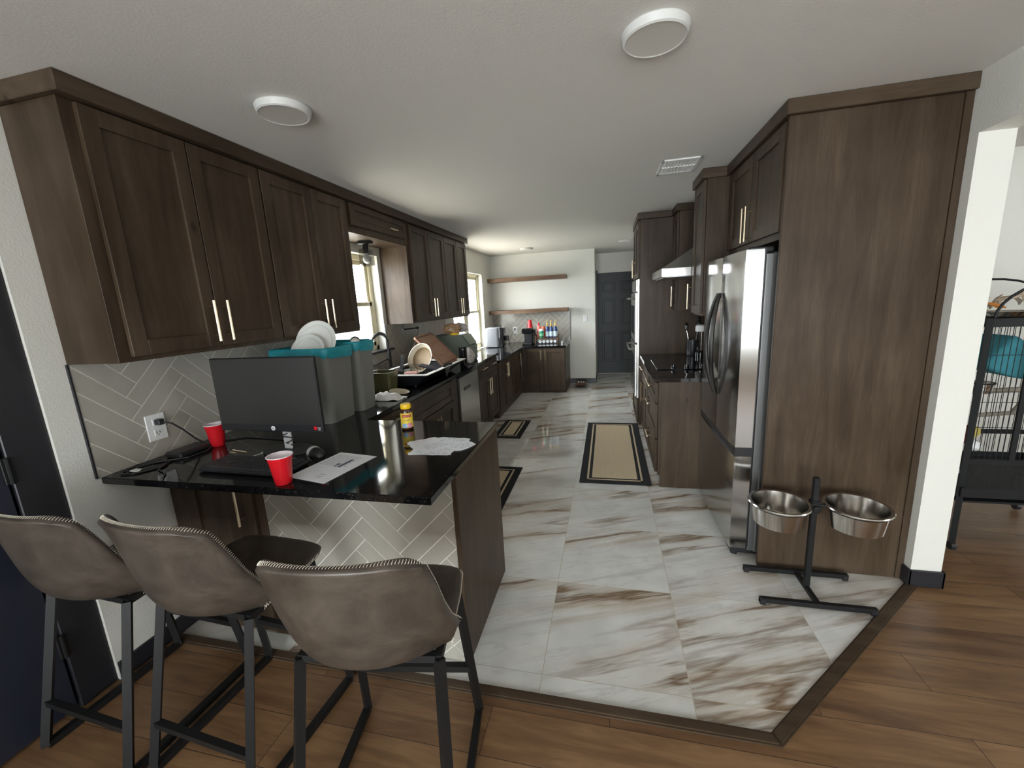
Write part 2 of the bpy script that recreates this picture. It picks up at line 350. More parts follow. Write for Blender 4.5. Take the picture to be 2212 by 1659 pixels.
def plank():
    m, nt, b = newmat('wood_plank_floor'); L = nt.links
    tc = nd(nt, 'ShaderNodeTexCoord'); br = nd(nt, 'ShaderNodeTexBrick', offset=.37); L.new(tc.outputs['Object'], br.inputs['Vector'])
    br.inputs['Scale'].default_value = 1; br.inputs['Brick Width'].default_value = 1.22; br.inputs['Row Height'].default_value = .182; br.inputs['Mortar Size'].default_value = .0012; br.inputs['Bias'].default_value = 0
    br.inputs['Color1'].default_value = (.0, .0, .0, 1); br.inputs['Color2'].default_value = (1, 1, 1, 1); br.inputs['Mortar'].default_value = (.0, .0, .0, 1)
    sc = nd(nt, 'ShaderNodeVectorMath', operation='SCALE'); L.new(br.outputs['Color'], sc.inputs[0]); sc.inputs['Scale'].default_value = 3.7
    ad = nd(nt, 'ShaderNodeVectorMath', operation='ADD'); L.new(tc.outputs['Object'], ad.inputs[0]); L.new(sc.outputs[0], ad.inputs[1])
    mp = nd(nt, 'ShaderNodeMapping'); mp.inputs['Scale'].default_value = (1.3, 12, 1); L.new(ad.outputs[0], mp.inputs[0])
    n1 = nd(nt, 'ShaderNodeTexNoise', i_Scale=1.5, i_Detail=7.0, i_Roughness=.62, i_Distortion=.8); L.new(mp.outputs[0], n1.inputs['Vector'])
    n2 = nd(nt, 'ShaderNodeTexNoise', i_Scale=2.0, i_Detail=2.0); L.new(ad.outputs[0], n2.inputs['Vector'])
    a = nd(nt, 'ShaderNodeMath', operation='MULTIPLY_ADD'); L.new(n1.outputs['Fac'], a.inputs[0]); a.inputs[1].default_value = .6; a.inputs[2].default_value = 0
    a2 = nd(nt, 'ShaderNodeMath', operation='MULTIPLY_ADD'); L.new(n2.outputs['Fac'], a2.inputs[0]); a2.inputs[1].default_value = .3; L.new(a.outputs[0], a2.inputs[2])
    a3 = nd(nt, 'ShaderNodeMath', operation='MULTIPLY_ADD'); L.new(br.outputs['Color'], a3.inputs[0]); a3.inputs[1].default_value = .12; L.new(a2.outputs[0], a3.inputs[2])
    r = ramp(nt, [(.36, (.095, .047, .022)), (.52, (.180, .097, .046)), (.68, (.275, .160, .080))]); L.new(a3.outputs[0], r.inputs[0])
    mx = nd(nt, 'ShaderNodeMix', data_type='RGBA'); L.new(br.outputs['Fac'], mx.inputs['Factor']); L.new(r.outputs[0], mx.inputs[6]); mx.inputs[7].default_value = (.02, .012, .008, 1)
    L.new(mx.outputs[2], b.inputs['Base Color']); b.inputs['Roughness'].default_value = .36
    return m
M_plank = plank()

# ------------------------------------------------------------------ the room
XL, ZC = -2.122, 2.406
def wall_grid(bm, fn, us, vs, holes, d0, d1):
    # a wall of boxes between the grid lines, leaving the holes open
    for i in range(len(us)-1):
        for j in range(len(vs)-1):
            uc, vc = (us[i]+us[i+1])/2, (vs[j]+vs[j+1])/2
            if any(h[0] < uc < h[1] and h[2] < vc < h[3] for h in holes): continue
            a = fn(us[i], vs[j], d0); c = fn(us[i+1], vs[j+1], d1)
            box(bm, a[0], c[0], a[1], c[1], a[2], c[2])
    bmesh.ops.remove_doubles(bm, verts=bm.verts[:], dist=1e-5)
W1 = (2.88, 3.655, 1.17, 2.05); W2 = (5.55, 7.046, .80, 2.05); D1 = (.02, 1.09, 0, 2.08)
bm = nb(); wall_grid(bm, lambda u, v, d: (d, u, v), [-3.3, .02, 1.09, 2.88, 3.655, 5.55, 7.046, 7.78], [0, .80, 1.17, 2.05, 2.08, ZC], [W1, W2, D1], XL-.13, XL)
struct('wall_left', bm, M_wall)
bm = nb(); box(bm, XL-.13, -.216, 7.664, 7.78, 0, ZC); struct('wall_back', bm, M_wall)
bm = nb(); box(bm, -.336, -.216, 7.781, 8.625, 0, ZC); struct('wall_hall_left', bm, M_wall)
bm = nb(); wall_grid(bm, lambda u, v, d: (u, d, v), [-.336, -.19, .62, 1.12], [0, 2.03, ZC], [(-.19, .62, 0, 2.03)], 8.625, 8.745); struct('wall_hall_end', bm, M_wall)
bm = nb(); box(bm, 1.0, 1.12, 3.345, 8.745, 0, ZC); struct('wall_kitchen_right', bm, M_wall)
bm = nb(); box(bm, 1.53, 1.662, 2.300, 3.7, 0, ZC); box(bm, 1.53, 1.662, -3.3, 2.300, 2.16, ZC); box(bm, 1.12, 1.53, 3.345, 3.465, 0, ZC)
struct('wall_right', bm, M_wall)
bm = nb(); wall_grid(bm, lambda u, v, d: (u, d, v), [-2.252, -1.8, 1.0, 2.05, 3.05, 5.32], [0, .1, .6, 2.1, 2.2, ZC], [(-1.8, 1.0, .1, 2.2), (2.05, 3.05, .6, 2.1)], -3.42, -3.3); struct('wall_rear', bm, M_wall)
bm = nb(); box(bm, 1.662, 5.32, 3.7, 3.82, 0, ZC); struct('wall_living_back', bm, M_wall)
bm = nb(); wall_grid(bm, lambda u, v, d: (d, u, v), [-3.3, .1, 1.3, 3.7], [0, .8, 2.2, ZC], [(.1, 1.3, .8, 2.2)], 5.2, 5.32); struct('wall_living_right', bm, M_wall)
bm = nb(); box(bm, -2.252, 5.32, -3.42, 8.745, ZC, ZC+.1); struct('ceiling', bm, M_ceil)
bm = nb(); box(bm, -2.252, 5.32, -3.42, 8.745, -.12, -.004); struct('wood_floor', bm, M_plank)
# tile floor slab: L outline with the clipped corner beside the tall panel
TP = [(XL, 1.352), (.563, 1.352), (1.53, 2.318), (1.53, 3.345), (1.0, 3.345), (1.0, 8.625), (-.216, 8.625), (-.216, 7.664), (XL, 7.664)]
bm = nb(); prism(bm, TP, lambda x, y, d: Vector((x, y, d)), -.004, 0); struct('tile_floor', bm, M_marble)
def strip(name, a, b, c, d):
    bm = nb(); prism(bm, [a, b, c, d], lambda x, y, z: Vector((x, y, z)), -.004, .010)
    bmesh.ops.bevel(bm, geom=[e for e in bm.edges if all(v.co.z > .005 for v in e.verts)], offset=.006, segments=2, affect='EDGES')
    o = struct(name, bm, M_woodx); return o
strip('trim_1', (XL, 1.306), (.583, 1.306), (.563, 1.353), (XL, 1.353))
strip('trim_2', (.583, 1.306), (1.555, 2.278), (1.527, 2.318), (.563, 1.353))
def baseb(name, *boxes):
    bm = nb()
    for q in boxes: box(bm, *q, .003)
    struct(name, bm, M_black)
baseb('baseboard_left', (XL, XL+.014, 1.092, 1.445, 0, .088))
baseb('baseboard_back', (-.682, -.203, 7.649, 7.664, 0, .088), (-.216, -.203, 7.664, 8.62, 0, .088))
baseb('baseboard_right', (1.517, 1.675, 2.286, 2.300, 0, .092), (1.516, 1.530, 2.286, 2.345, 0, .092), (1.662, 1.676, 2.286, 3.69, 0, .092))
# left entry door, closed, flush with the wall
d1 = sempty('door_1', (XL, .9, 0))
bm = nb(); box(bm, XL-.13, XL-.012, .96, 1.088, 0, 2.078, .003); box(bm, XL-.13, XL-.012, .022, .10, 0, 2.078, .003); box(bm, XL-.13, XL-.012, .1, .96, 2.0, 2.078, .003); obj('door_frame', bm, M_black, d1)
bm = nb(); box(bm, XL-.066, XL-.022, .104, .952, .012, 1.996, .003); lf = obj('door_leaf', bm, M_navy, d1)
bm = nb(); box(bm, XL-.125, XL-.07, .03, 1.08, 0, 2.07); obj('light_block_panel', bm, M_black, d1)  # unseen backing added to stop daylight leaking round the leaf
for z in (.3, 1.05, 1.78):
    bm = nb(); box(bm, XL-.03, XL-.008, .94, .972, z-.05, z+.05, .002); tube(bm, [(XL-.006, .956, z-.05), (XL-.006, .956, z+.05)], .007); obj('hinge', bm, M_bm, d1)
# hall door with six panels
d2 = sempty('door_2', (.2, 8.62, 0))
bm = nb(); box(bm, -.20, .63, 8.69, 8.74, .0005, 2.04); obj('light_block_panel', bm, M_black, d2)  # unseen board added behind the leaf to close the bright gap below
bm = nb(); box(bm, -.188, .618, 8.64, 8.68, .004, 2.028, .003)
for (px0, px1) in ((-.10, .155), (.265, .53)):
    for (pz0, pz1) in ((.25, .86), (1.0, 1.52), (1.64, 1.86)):
        box(bm, px0, px1, 8.634, 8.642, pz0, pz1, .006); box(bm, px0+.035, px1-.035, 8.628, 8.64, pz0+.035, pz1-.035, .008)
obj('door_leaf', bm, M_gdoor, d2)
bm = nb(); box(bm, -.214, -.188, 8.57, 8.63, 0, 2.08, .004); box(bm, -.21, -.186, 8.612, 8.70, 0, 2.03, .002); box(bm, .616, .70, 8.605, 8.63, 0, 2.08, .004); obj('door_frame', bm, M_black, d2)
bm = nb(); lathe(bm, [(0, 0), (.03, 0), (.03, .008), (.012, .012), (.012, .04), (.028, .05), (.03, .065), (.02, .078), (0, .08)], (.56, 8.64, .98), 20, Matrix.Rotation(R(90), 3, 'X')); obj('door_knob', bm, M_bm, d2)
# windows
def window(name, y0, y1, z0, z1, units):
    w = sempty(name, (XL, (y0+y1)/2, z0))
    xf0, xf1 = XL-.128, XL-.075
    bm = nb()
    for a, b_, c, d in ((y0, y1, z0, z0+.045), (y0, y1, z1-.05, z1), (y0, y0+.05, z0, z1), (y1-.05, y1, z0, z1)): box(bm, xf0, xf1, a, b_, c, d, .004)
    for k in range(1, units): ym = y0+(y1-y0)*k/units; box(bm, xf0, xf1, ym-.045, ym+.045, z0, z1, .004)
    obj('window_frame', bm, M_cream, w)
    zm = (z0+z1)/2
    for k in range(units):
        a = y0+(y1-y0)*k/units+.05; b_ = y0+(y1-y0)*(k+1)/units-.05
        for (s0, s1, xo) in ((z0+.045, zm+.02, .018), (zm-.02, z1-.05, 0)):
            bm = nb(); X0 = xf0+.008+xo; X1 = X0+.028
            for q in ((a, b_, s0, s0+.04), (a, b_, s1-.04, s1), (a, a+.04, s0, s1), (b_-.04, b_, s0, s1)): box(bm, X0, X1, *q, .003)
            s = obj('sash', bm, M_cream, w)
            bm = nb(); box(bm, X0+.011, X0+.015, a+.03, b_-.03, s0+.03, s1-.03); obj('pane', bm, M_glass, s)
    return w
window('window_1', *W1[:2], W1[2], W1[3], 1)
window('window_2', W2[0], W2[1], W2[2]+.006, W2[3], 2)
bm = nb(); box(bm, XL-.07, XL+.035, 2.85, 3.76, 1.152, 1.172, .004); struct('trim_3', bm, M_black)
# rear patio door and living room window frames (behind the photographer, they let the daylight in)
for nm, q in (('window_3', 0), ('window_4', 1), ('window_5', 2)):
    w = sempty(nm, (0, 0, 0)); bm = nb()
    if q == 0:
        for a in (-1.8, -.43, .95): box(bm, a, a+.05, -3.40, -3.33, .1, 2.2, .004)
        for z in (.1, 2.14): box(bm, -1.8, 1.0, -3.40, -3.33, z, z+.06, .004)
    elif q == 2:  # unseen window added so the refrigerator door edge mirrors daylight
        for a in (2.05, 2.525, 3.0): box(bm, a, a+.05, -3.40, -3.33, .6, 2.1, .004)
        for z in (.6, 2.04): box(bm, 2.05, 3.05, -3.40, -3.33, z, z+.06, .004)
    else:
        for a in (.1, .675, 1.25): box(bm, 5.22, 5.28, a, a+.05, .8, 2.2, .004)
        for z in (.8, 2.14): box(bm, 5.22, 5.28, .1, 1.3, z, z+.06, .004)
    obj('window_frame', bm, M_white, w)
# neighbouring house siding and lawn outside the kitchen windows
bm = nb()
for k in range(9): box(bm, -7.06+.004*(k % 2), -7.0, -2, 14, -.3+.22*k, -.3+.22*k+.212, .004)
struct('exterior_siding', bm, plain('pale_blue_siding', (.55, .66, .74), .7))
bm = nb(); box(bm, -12, -2.26, -6, 16, -.5, -.35); struct('exterior_ground', bm, plain('pale_paving', (.52, .50, .45), .9, noise=.15, nscale=3))

# herringbone wall tile, real tiles clipped to their field
def clip(poly, u0, u1, v0, v1):
    for ax, lim, sg in ((0, u0, 1), (0, u1, -1), (1, v0, 1), (1, v1, -1)):
        out = []
        for i in range(len(poly)):
            p, q = poly[i], poly[(i+1) % len(poly)]; a, b_ = sg*(p[ax]-lim), sg*(q[ax]-lim)
            if a >= 0: out.append(p)
            if a*b_ < 0: t = a/(a-b_); out.append((p[0]+t*(q[0]-p[0]), p[1]+t*(q[1]-p[1])))
        poly = out
        if len(poly) < 3: return []
    return poly
def herring(name, fn, u0, u1, v0, v1, ou, ov, anchor, w=.0765, n=4, gap=.0042, holes=()):
    s = 1/math.sqrt(2); bm = nb()
    ax, ay = (anchor[0]-anchor[1])*s*w, (anchor[0]+anchor[1])*s*w
    g = gap/2/w
    N = int(max(u1-u0, v1-v0)/w)+14
    for i in range(-N, N):
        for j in range(-N//3, N//3+1):
            for (x0, x1, y0, y1) in ((0, n, 0, 1), (n, n+1, 1-n, 1)):
                dx, dy = i+n*j, i-n*j
                c = [(x0+dx+g, y0+dy+g), (x1+dx-g, y0+dy+g), (x1+dx-g, y1+dy-g), (x0+dx+g, y1+dy-g)]
                P = [((a-b_)*s*w-ax+ou, (a+b_)*s*w-ay+ov) for a, b_ in c]
                if max(p[0] for p in P) < u0 or min(p[0] for p in P) > u1 or max(p[1] for p in P) < v0 or min(p[1] for p in P) > v1: continue
                P = clip(P, u0+.001, u1-.001, v0+.001, v1-.001)
                if len(P) >= 3: prism(bm, P, fn, .004, .0085)
    o = struct(name, bm, M_tile); bm = nb(); a, c = fn(u0, v0, 0), fn(u1, v1, .0068)
    box(bm, a[0], c[0], a[1], c[1], a[2], c[2]); obj('grout', bm, M_grout, o, 0)
    return o
LW = lambda u, v, d: Vector((XL+.0005+d, u, v))
herring('wall_tile_left', LW, 1.192, 2.85, .9145, 1.405, 1.418, 1.174, (5, -3))
herring('wall_tile_sink', LW, 2.85, 3.655, .9145, 1.151, 1.418, 1.174, (5, -3))
herring('wall_tile_far', LW, 3.655, 5.21, .9145, 1.405, 1.418, 1.174, (5, -3))
herring('wall_tile_back', lambda u, v, d: Vector((u, 7.6635-d, v)), XL+.001, -.668, .805, 1.345, -1.3, 1.0, (0, 1))
bm = nb(); box(bm, XL, XL+.011, 1.186, 1.192, .9145, 1.405); box(bm, XL, XL+.011, 3.652, 3.658, 1.172, 1.41); box(bm, -.668, -.662, 7.652, 7.664, .805, 1.345); struct('trim_4', bm, M_black)

# ------------------------------------------------------------------ cabinets
def MAP(side, face):
    return {'L': lambda u, v, d: Vector((face+d, u, v)), 'R': lambda u, v, d: Vector((face-d, u, v)), 'N': lambda u, v, d: Vector((u, face-d, v))}[side]
def bx(bm, fn, u0, u1, v0, v1, d0, d1, bev=0):
    a, c = fn(u0, v0, d0), fn(u1, v1, d1); box(bm, a[0], c[0], a[1], c[1], a[2], c[2], bev)
def pull(fn, u, v, ln, horiz, parent, d=.02):
    bm = nb(); h = ln/2; a = lambda t, dd: fn(u+t, v, dd) if horiz else fn(u, v+t, dd)
    tube(bm, [a(-h, d+.034), a(h, d+.034)], .0062, 8)
    for t in (-h*.72, h*.72): tube(bm, [a(t, d-.001), a(t, d+.034)], .0045, 6)
    return obj('handle', bm, M_brass, parent)
def front(kind, fn, u0, u1, v0, v1, parent, m, handle=None, rail=.062, slab=False):
    bm = nb()
    if slab: bx(bm, fn, u0, u1, v0, v1, 0, .02, .002)
    else:
        r = min(rail, (v1-v0)*.3)
        bx(bm, fn, u0, u0+rail, v0, v1, .001, .02, .0018); bx(bm, fn, u1-rail, u1, v0, v1, .001, .02, .0018)
        bx(bm, fn, u0+rail, u1-rail, v0, v0+r, .001, .02, .0018); bx(bm, fn, u0+rail, u1-rail, v1-r, v1, .001, .02, .0018)
        bx(bm, fn, u0+rail-.004, u1-rail+.004, v0+r-.004, v1-r+.004, .001, .009)
    o = obj(kind, bm, m, parent)
    if handle: pull(fn, *handle, o)
    return o
def cabinet(name, label, side, face, depth, u0, u1, v0, v1, fronts, group=None, cat='cabinet', toe=0, m=None, extra=None):
    m = m or M_wood; fn = MAP(side, face); c = fn((u0+u1)/2, v0, -depth/2)
    t = thing(name, label, cat, c, group)
    bm = nb(); z0 = v0
    if toe: bx(bm, fn, u0+.002, u1-.002, v0, v0+toe, -depth, -.07); z0 = v0+toe
    bx(bm, fn, u0, u1, z0, v1, -depth, 0, .0015)
    if extra: extra(bm, fn)
    obj('body', bm, m, t)
    for f in fronts: front(f[0], fn, f[1], f[2], f[3], f[4], t, m, *f[5:])
    return t
UG = 'wall cabinets over the left counter'
ud = 1.47, 2.328
cabinet('wall_cabinet', 'dark brown two-door wall cabinet nearest the navy door, over the monitor', 'L', -1.84, .281, 1.192, 2.026, 1.405, 2.339,
        [('door', 1.236, 1.625, 1.425, 2.332, (1.592, 1.545, .19, False)), ('door', 1.63, 2.022, 1.425, 2.332, (1.663, 1.545, .19, False))], UG)
cabinet('wall_cabinet', 'dark brown two-door wall cabinet over the bins with teal liners', 'L', -1.84, .281, 2.027, 2.815, 1.405, 2.339,
        [('door', 2.032, 2.42, 1.425, 2.332, (2.388, 1.545, .19, False)), ('door', 2.425, 2.79, 1.425, 2.332, (2.458, 1.545, .19, False))], UG)
cabinet('valance_cabinet', 'short dark flap cabinet bridging the wall cabinets above the sink window', 'L', -1.84, .281, 2.816, 3.713, 2.125, 2.339,
        [('door', 2.85, 3.705, 2.178, 2.334, (3.42, 2.225, .13, True), .05)])
cabinet('wall_cabinet', 'dark brown two-door wall cabinet beyond the sink, over the dish rack', 'L', -1.84, .281, 3.714, 4.622, 1.405, 2.339,
        [('door', 3.772, 4.19, 1.425, 2.332, (4.158, 1.545, .19, False)), ('door', 4.195, 4.618, 1.425, 2.332, (4.228, 1.545, .19, False))], UG)
cabinet('wall_cabinet', 'dark two-door wall cabinet at the far end of the left row', 'L', -1.84, .281, 4.623, 5.40, 1.405, 2.339,
        [('door', 4.63, 5.026, 1.425, 2.332, (4.994, 1.545, .19, False)), ('door', 5.031, 5.39, 1.425, 2.332, (5.064, 1.545, .19, False))], UG)
bm = nb(); box(bm, XL+.001, -1.794, 1.170, 5.42, 2.340, ZC-.001, .003); tag(obj('crown_molding', bm, M_woody), 'dark wood crown strip along the top of the left wall cabinets', 'molding')
# base run, left
BG = 'base cabinets along the left wall'
def lbase(label, u0, u1, fr, toe=.1, top=.883, group=BG): return cabinet('base_cabinet', label, 'L', -1.45, .655, u0, u1, 0, top, fr, group, toe=toe)
lbase('dark drawer base cabinet in the inner corner beside the peninsula', 2.115, 2.665, [('drawer', 2.13, 2.655, .705, .865, (2.42, .815, .17, True)), ('door', 2.13, 2.655, .12, .695)])
lbase('dark sink base cabinet with a wide false drawer front', 2.667, 3.605, [('drawer_front', 2.70, 3.585, .68, .865), ('door', 2.70, 3.135, .12, .67, (3.105, .53, .19, False)), ('door', 3.14, 3.585, .12, .67, (3.172, .53, .19, False))])
lbase('narrow dark filler cabinet between the sink base and the dishwasher', 3.607, 3.735, [], group=None)
lbase('dark base cabinet with two drawers over two doors beyond the dishwasher', 4.352, 5.215, [('drawer', 4.37, 4.755, .705, .865, (4.56, .81, .17, True)), ('drawer', 4.765, 5.20, .705, .865, (4.98, .81, .17, True)),
      ('door', 4.37, 4.755, .12, .695, (4.72, .56, .2, False)), ('door', 4.765, 5.20, .12, .695, (4.80, .56, .2, False))])
lbase('lower dark base cabinet below the far window, with three tall doors', 5.24, 6.84, [('door', 5.27, 5.68, .06, .76, (5.65, .61, .2, False)), ('door', 5.69, 6.13, .06, .76, (5.72, .61, .2, False)), ('door', 6.15, 6.62, .06, .76, (6.58, .62, .2, False))], .0, .773, None)
cabinet('corner_cabinet', 'two-door dark base cabinet under the coffee corner on the back wall', 'N', 6.843, .81, -1.425, -.686, 0, .773,
        [('door', -1.405, -1.065, .05, .76, (-1.098, .65, .17, False)), ('door', -1.058, -.70, .05, .76, (-1.025, .65, .17, False))], toe=0)
# dishwasher
t = thing('dishwasher', 'stainless dishwasher under the granite counter between the sink and drawer bases', 'dishwasher', (-1.75, 4.04, 0))
bm = nb(); box(bm, -2.1, -1.45, 3.738, 4.348, .1, .88); box(bm, -2.1, -1.52, 3.738, 4.348, 0, .1); obj('body', bm, M_bp, t)
bm = nb(); box(bm, -1.45, -1.424, 3.742, 4.345, .11, .845, .004); dd = obj('door', bm, M_steel, t)
bm = nb(); box(bm, -1.426, -1.4205, 3.86, 4.06, .70, .735, .002); obj('badge_plate', bm, M_bp, dd)
bm = nb(); box(bm, -1.45, -1.425, 3.742, 4.345, .848, .879, .003); obj('control_strip', bm, M_bpg, t)
# granite
def slab(name, label, poly, z0, z1, m=M_gran):
    bm = nb(); prism(bm, poly, lambda x, y, d: Vector((x, y, d)), z0, z1)
    bmesh.ops.recalc_face_normals(bm, faces=bm.faces[:])
    bmesh.ops.bevel(bm, geom=bm.edges[:], offset=.003, segments=2, affect='EDGES')
    return tag(obj(name, bm, m), label, 'countertop')
SX0, SX1, SY0, SY1 = -1.97, -1.52, 2.78, 3.0
slab('countertop', 'polished black granite counter of the peninsula and left run', [(XL+.001, 1.205), (-.597, 1.205), (-.597, 2.105), (-1.402, 2.105), (-1.402, 5.215), (XL+.001, 5.215)], .884, .914)
slab('countertop', 'lower black granite counter in the far coffee corner', [(XL+.001, 5.217), (-1.402, 5.217), (-1.402, 6.812), (-.672, 6.812), (-.672, 7.652), (XL+.001, 7.652)], .774, .804)
# peninsula body
t = thing('peninsula_cabinet', 'peninsula base with a dark door and grey herringbone tile facing the stools', 'cabinet', (-1.3, 1.75, 0))
bm = nb(); box(bm, -2.105, -.62, 1.462, 2.08, .0, .883); obj('body', bm, M_wood, t)
bm = nb(); box(bm, -2.105, -1.558, 1.446, 1.462, .004, .883, .002); obj('face_frame', bm, M_wood, t)
front('door', MAP('N', 1.446), -1.99, -1.60, .03, .87, t, M_wood, (-1.655, .71, .2, False))
bm = nb(); box(bm, -.620, -.598, 1.445, 2.09, .001, .883, .002); obj('end_panel', bm, M_wood, t)
def herring_part(parent):
    fn = lambda u, v, d: Vector((u, 1.462-d, v)); bm = nb(); s = 1/math.sqrt(2); w, n, g = .0765, 4, .0021/.0765
    au, av = (0-1)*s*w, (0+1)*s*w
    for i in range(-30, 30):
        for j in range(-9, 10):
            for (x0, x1, y0, y1) in ((0, n, 0, 1), (n, n+1, 1-n, 1)):
                dx, dy = i+n*j, i-n*j
                c = [(x0+dx+g, y0+dy+g), (x1+dx-g, y0+dy+g), (x1+dx-g, y1+dy-g), (x0+dx+g, y1+dy-g)]
                P = clip([((a-b_)*s*w-au-1.322, (a+b_)*s*w-av+.616) for a, b_ in c], -1.554, -.6225, .004, .882)
                if len(P) >= 3: prism(bm, P, fn, .009, .0135)
    o = obj('tile_front', bm, M_tile, parent, 0); bm = nb(); box(bm, -1.557, -.621, 1.4505, 1.463, .002, .883); obj('grout', bm, M_grout, o, 0)
herring_part(t)

# right side: tall panel, over-fridge cabinet, uppers, tower, base
bm = nb(); box(bm, .83, 1.496, 2.352, 2.374, .001, 2.34, .002); box(bm, 1.4965, 1.528, 2.346, 2.376, .001, 2.34, .002)
tag(obj('tall_panel', bm, M_wood), 'full-height dark wood panel at the side of the refrigerator', 'panel')
cabinet('fridge_cabinet', 'two-door dark cabinet mounted above the refrigerator', 'R', .85, .66, 2.376, 3.325, 1.80, 2.339,
        [('door', 2.40, 2.845, 1.835, 2.332, (2.815, 1.94, .2, False)), ('door', 2.852, 3.30, 1.835, 2.332, (2.882, 1.94, .2, False))])
cabinet('wall_cabinet', 'narrow dark wall cabinet between the refrigerator and the range hood', 'R', .69, .309, 3.335, 3.675, 1.385, 2.339, [('door', 3.345, 3.67, 1.40, 2.332, (3.635, 1.53, .2, False))])
cabinet('wall_cabinet', 'narrow dark wall cabinet between the range hood and the oven tower', 'R', .69, .309, 4.475, 4.762, 1.385, 2.339, [('door', 4.48, 4.757, 1.40, 2.332, (4.51, 1.53, .2, False))])
bm = nb(); box(bm, .81, 1.529, 2.327, 3.325, 2.340, ZC-.001, .003); tag(obj('crown_molding', bm, M_woodx), 'dark wood crown strip above the tall panel and refrigerator cabinet', 'molding')
bm = nb(); box(bm, .655, 1.0, 3.326, 3.69, 2.340, ZC-.001, .003); tag(obj('crown_molding', bm, M_woodx), 'short dark crown strip on the narrow cabinet beside the refrigerator', 'molding')
bm = nb(); box(bm, .655, 1.0, 4.46, 4.745, 2.340, ZC-.001, .003); tag(obj('crown_molding', bm, M_woodx), 'short dark crown strip on the narrow cabinet beside the oven tower', 'molding')
bm = nb(); box(bm, .316, 1.0, 4.746, 5.61, 2.340, ZC-.001, .003); tag(obj('crown_molding', bm, M_woodx), 'dark crown strip around the top of the oven tower', 'molding')
tw = cabinet('oven_tower', 'tall dark cabinet tower holding the double wall oven', 'R', .345, .654, 4.766, 5.585, 0, 2.339,
        [('door', 4.78, 5.165, 1.745, 2.332, (5.13, 1.86, .2, False)), ('door', 5.172, 5.57, 1.745, 2.332, (5.205, 1.86, .2, False)), ('drawer', 4.78, 5.57, .11, .385, (5.17, .3, .2, True))], toe=.09)
t = thing('wall_oven', 'stainless double wall oven built into the dark cabinet tower', 'oven', (.35, 5.175, .4))
bm = nb(); box(bm, .322, .3445, 4.785, 5.565, .40, 1.735, .003); obj('trim_frame', bm, M_steel, t)
bm = nb(); box(bm, .308, .322, 4.79, 5.56, 1.60, 1.725, .003); obj('control_panel', bm, M_steel, t)
for z0, z1 in ((1.04, 1.585), (.42, 1.02)):
    bm = nb(); box(bm, .298, .322, 4.79, 5.56, z0, z1, .004); d = obj('oven_door', bm, M_steel, t)
    bm = nb(); box(bm, .296, .299, 4.86, 5.49, z0+.08, z1-.14, .001); obj('door_glass', bm, M_bpg, d)
    bm = nb(); tube(bm, [(.298, 4.83, z1-.06), (.255, 4.84, z1-.06), (.245, 4.87, z1-.06), (.245, 5.48, z1-.06), (.255, 5.51, z1-.06), (.298, 5.52, z1-.06)], .012, 8); obj('handle', bm, M_steel, d)
cabinet('base_cabinet', 'dark three-drawer base cabinet beside the refrigerator, under the cooktop counter', 'R', .395, .604, 3.335, 4.06, 0, .883,
        [('drawer', 3.385, 4.05, .70, .865, (3.76, .80, .3, True)), ('drawer', 3.385, 4.05, .40, .69, (3.78, .62, .2, True)), ('drawer', 3.385, 4.05, .11, .39, (3.78, .32, .2, True))], toe=.1,
        extra=lambda bm, fn: bx(bm, fn, 3.327, 3.3348, .001, .883, -.604, -.016, .001))
cabinet('base_cabinet', 'dark base cabinet with a drawer over doors beside the oven tower', 'R', .395, .604, 4.062, 4.762, 0, .883,
        [('drawer', 4.075, 4.75, .70, .865, (4.5, .80, .2, True)), ('door', 4.075, 4.41, .11, .69, (4.38, .56, .2, False)), ('door', 4.415, 4.75, .11, .69, (4.445, .56, .2, False))], toe=.1)
slab('countertop', 'black granite counter on the right holding the cooktop', [(.350, 3.320), (.999, 3.320), (.999, 4.764), (.350, 4.764)], .884, .914)
bm = nb(); box(bm, .986, .9995, 3.325, 4.764, .9145, 1.384); struct('wall_panel_right', bm, M_wood)

# ------------------------------------------------------------------ refrigerator
t = thing('refrigerator', 'stainless french-door refrigerator beside the tall wood panel', 'refrigerator', (1.1, 2.885, 0))
bm = nb(); box(bm, .835, 1.50, 2.437, 3.318, .03, 1.745, .006); box(bm, .80, .84, 2.442, 3.313, .04, 1.735); obj('body', bm, M_steeld, t)
for y in (2.45, 3.26): bm = nb(); box(bm, .72, .84, y, y+.05, 1.745, 1.775, .006); obj('hinge_cover', bm, M_bp, t)
def fdoor(y0, y1, z0, z1, nm='door'):
    # slightly crowned front
    bm = nb(); rings = []
    for k in range(9):
        y = y0+(y1-y0)*k/8; bulge = .008*(1-((k-4)/4)**2)
        rings.append([(.70-bulge+.003*(k in (0, 8)), y, z0), (.70-bulge+.003*(k in (0, 8)), y, z1), (.79, y, z1), (.79, y, z0)])
    loft(bm, rings); bmesh.ops.bevel(bm, geom=[e for e in bm.edges if e.calc_face_angle(0) > 1.0], offset=.008, segments=3, affect='EDGES')
    d = obj(nm, bm, M_fsteel, t, 40)
    return d
da = fdoor(2.433, 2.872, .685, 1.762); db = fdoor(2.88, 3.32, .685, 1.762); dr = fdoor(2.433, 3.32, .055, .630, 'freezer_drawer')
bm = nb(); box(bm, .79, .803, 2.442, 3.31, .06, 1.75); obj('gasket', bm, M_bp, t)
bm = nb(); box(bm, .706, .80, 2.44, 3.315, .630, .685); obj('drawer_grip', bm, M_bp, t)
bm = nb(); box(bm, .715, .86, 2.45, 3.31, .012, .05, .004); [lathe(bm, [(0, 0), (.02, 0), (.02, .03), (0, .03)], (.74, y, 0), 12) for y in (2.47, 3.29)]; obj('foot_grille', bm, M_bp, t)
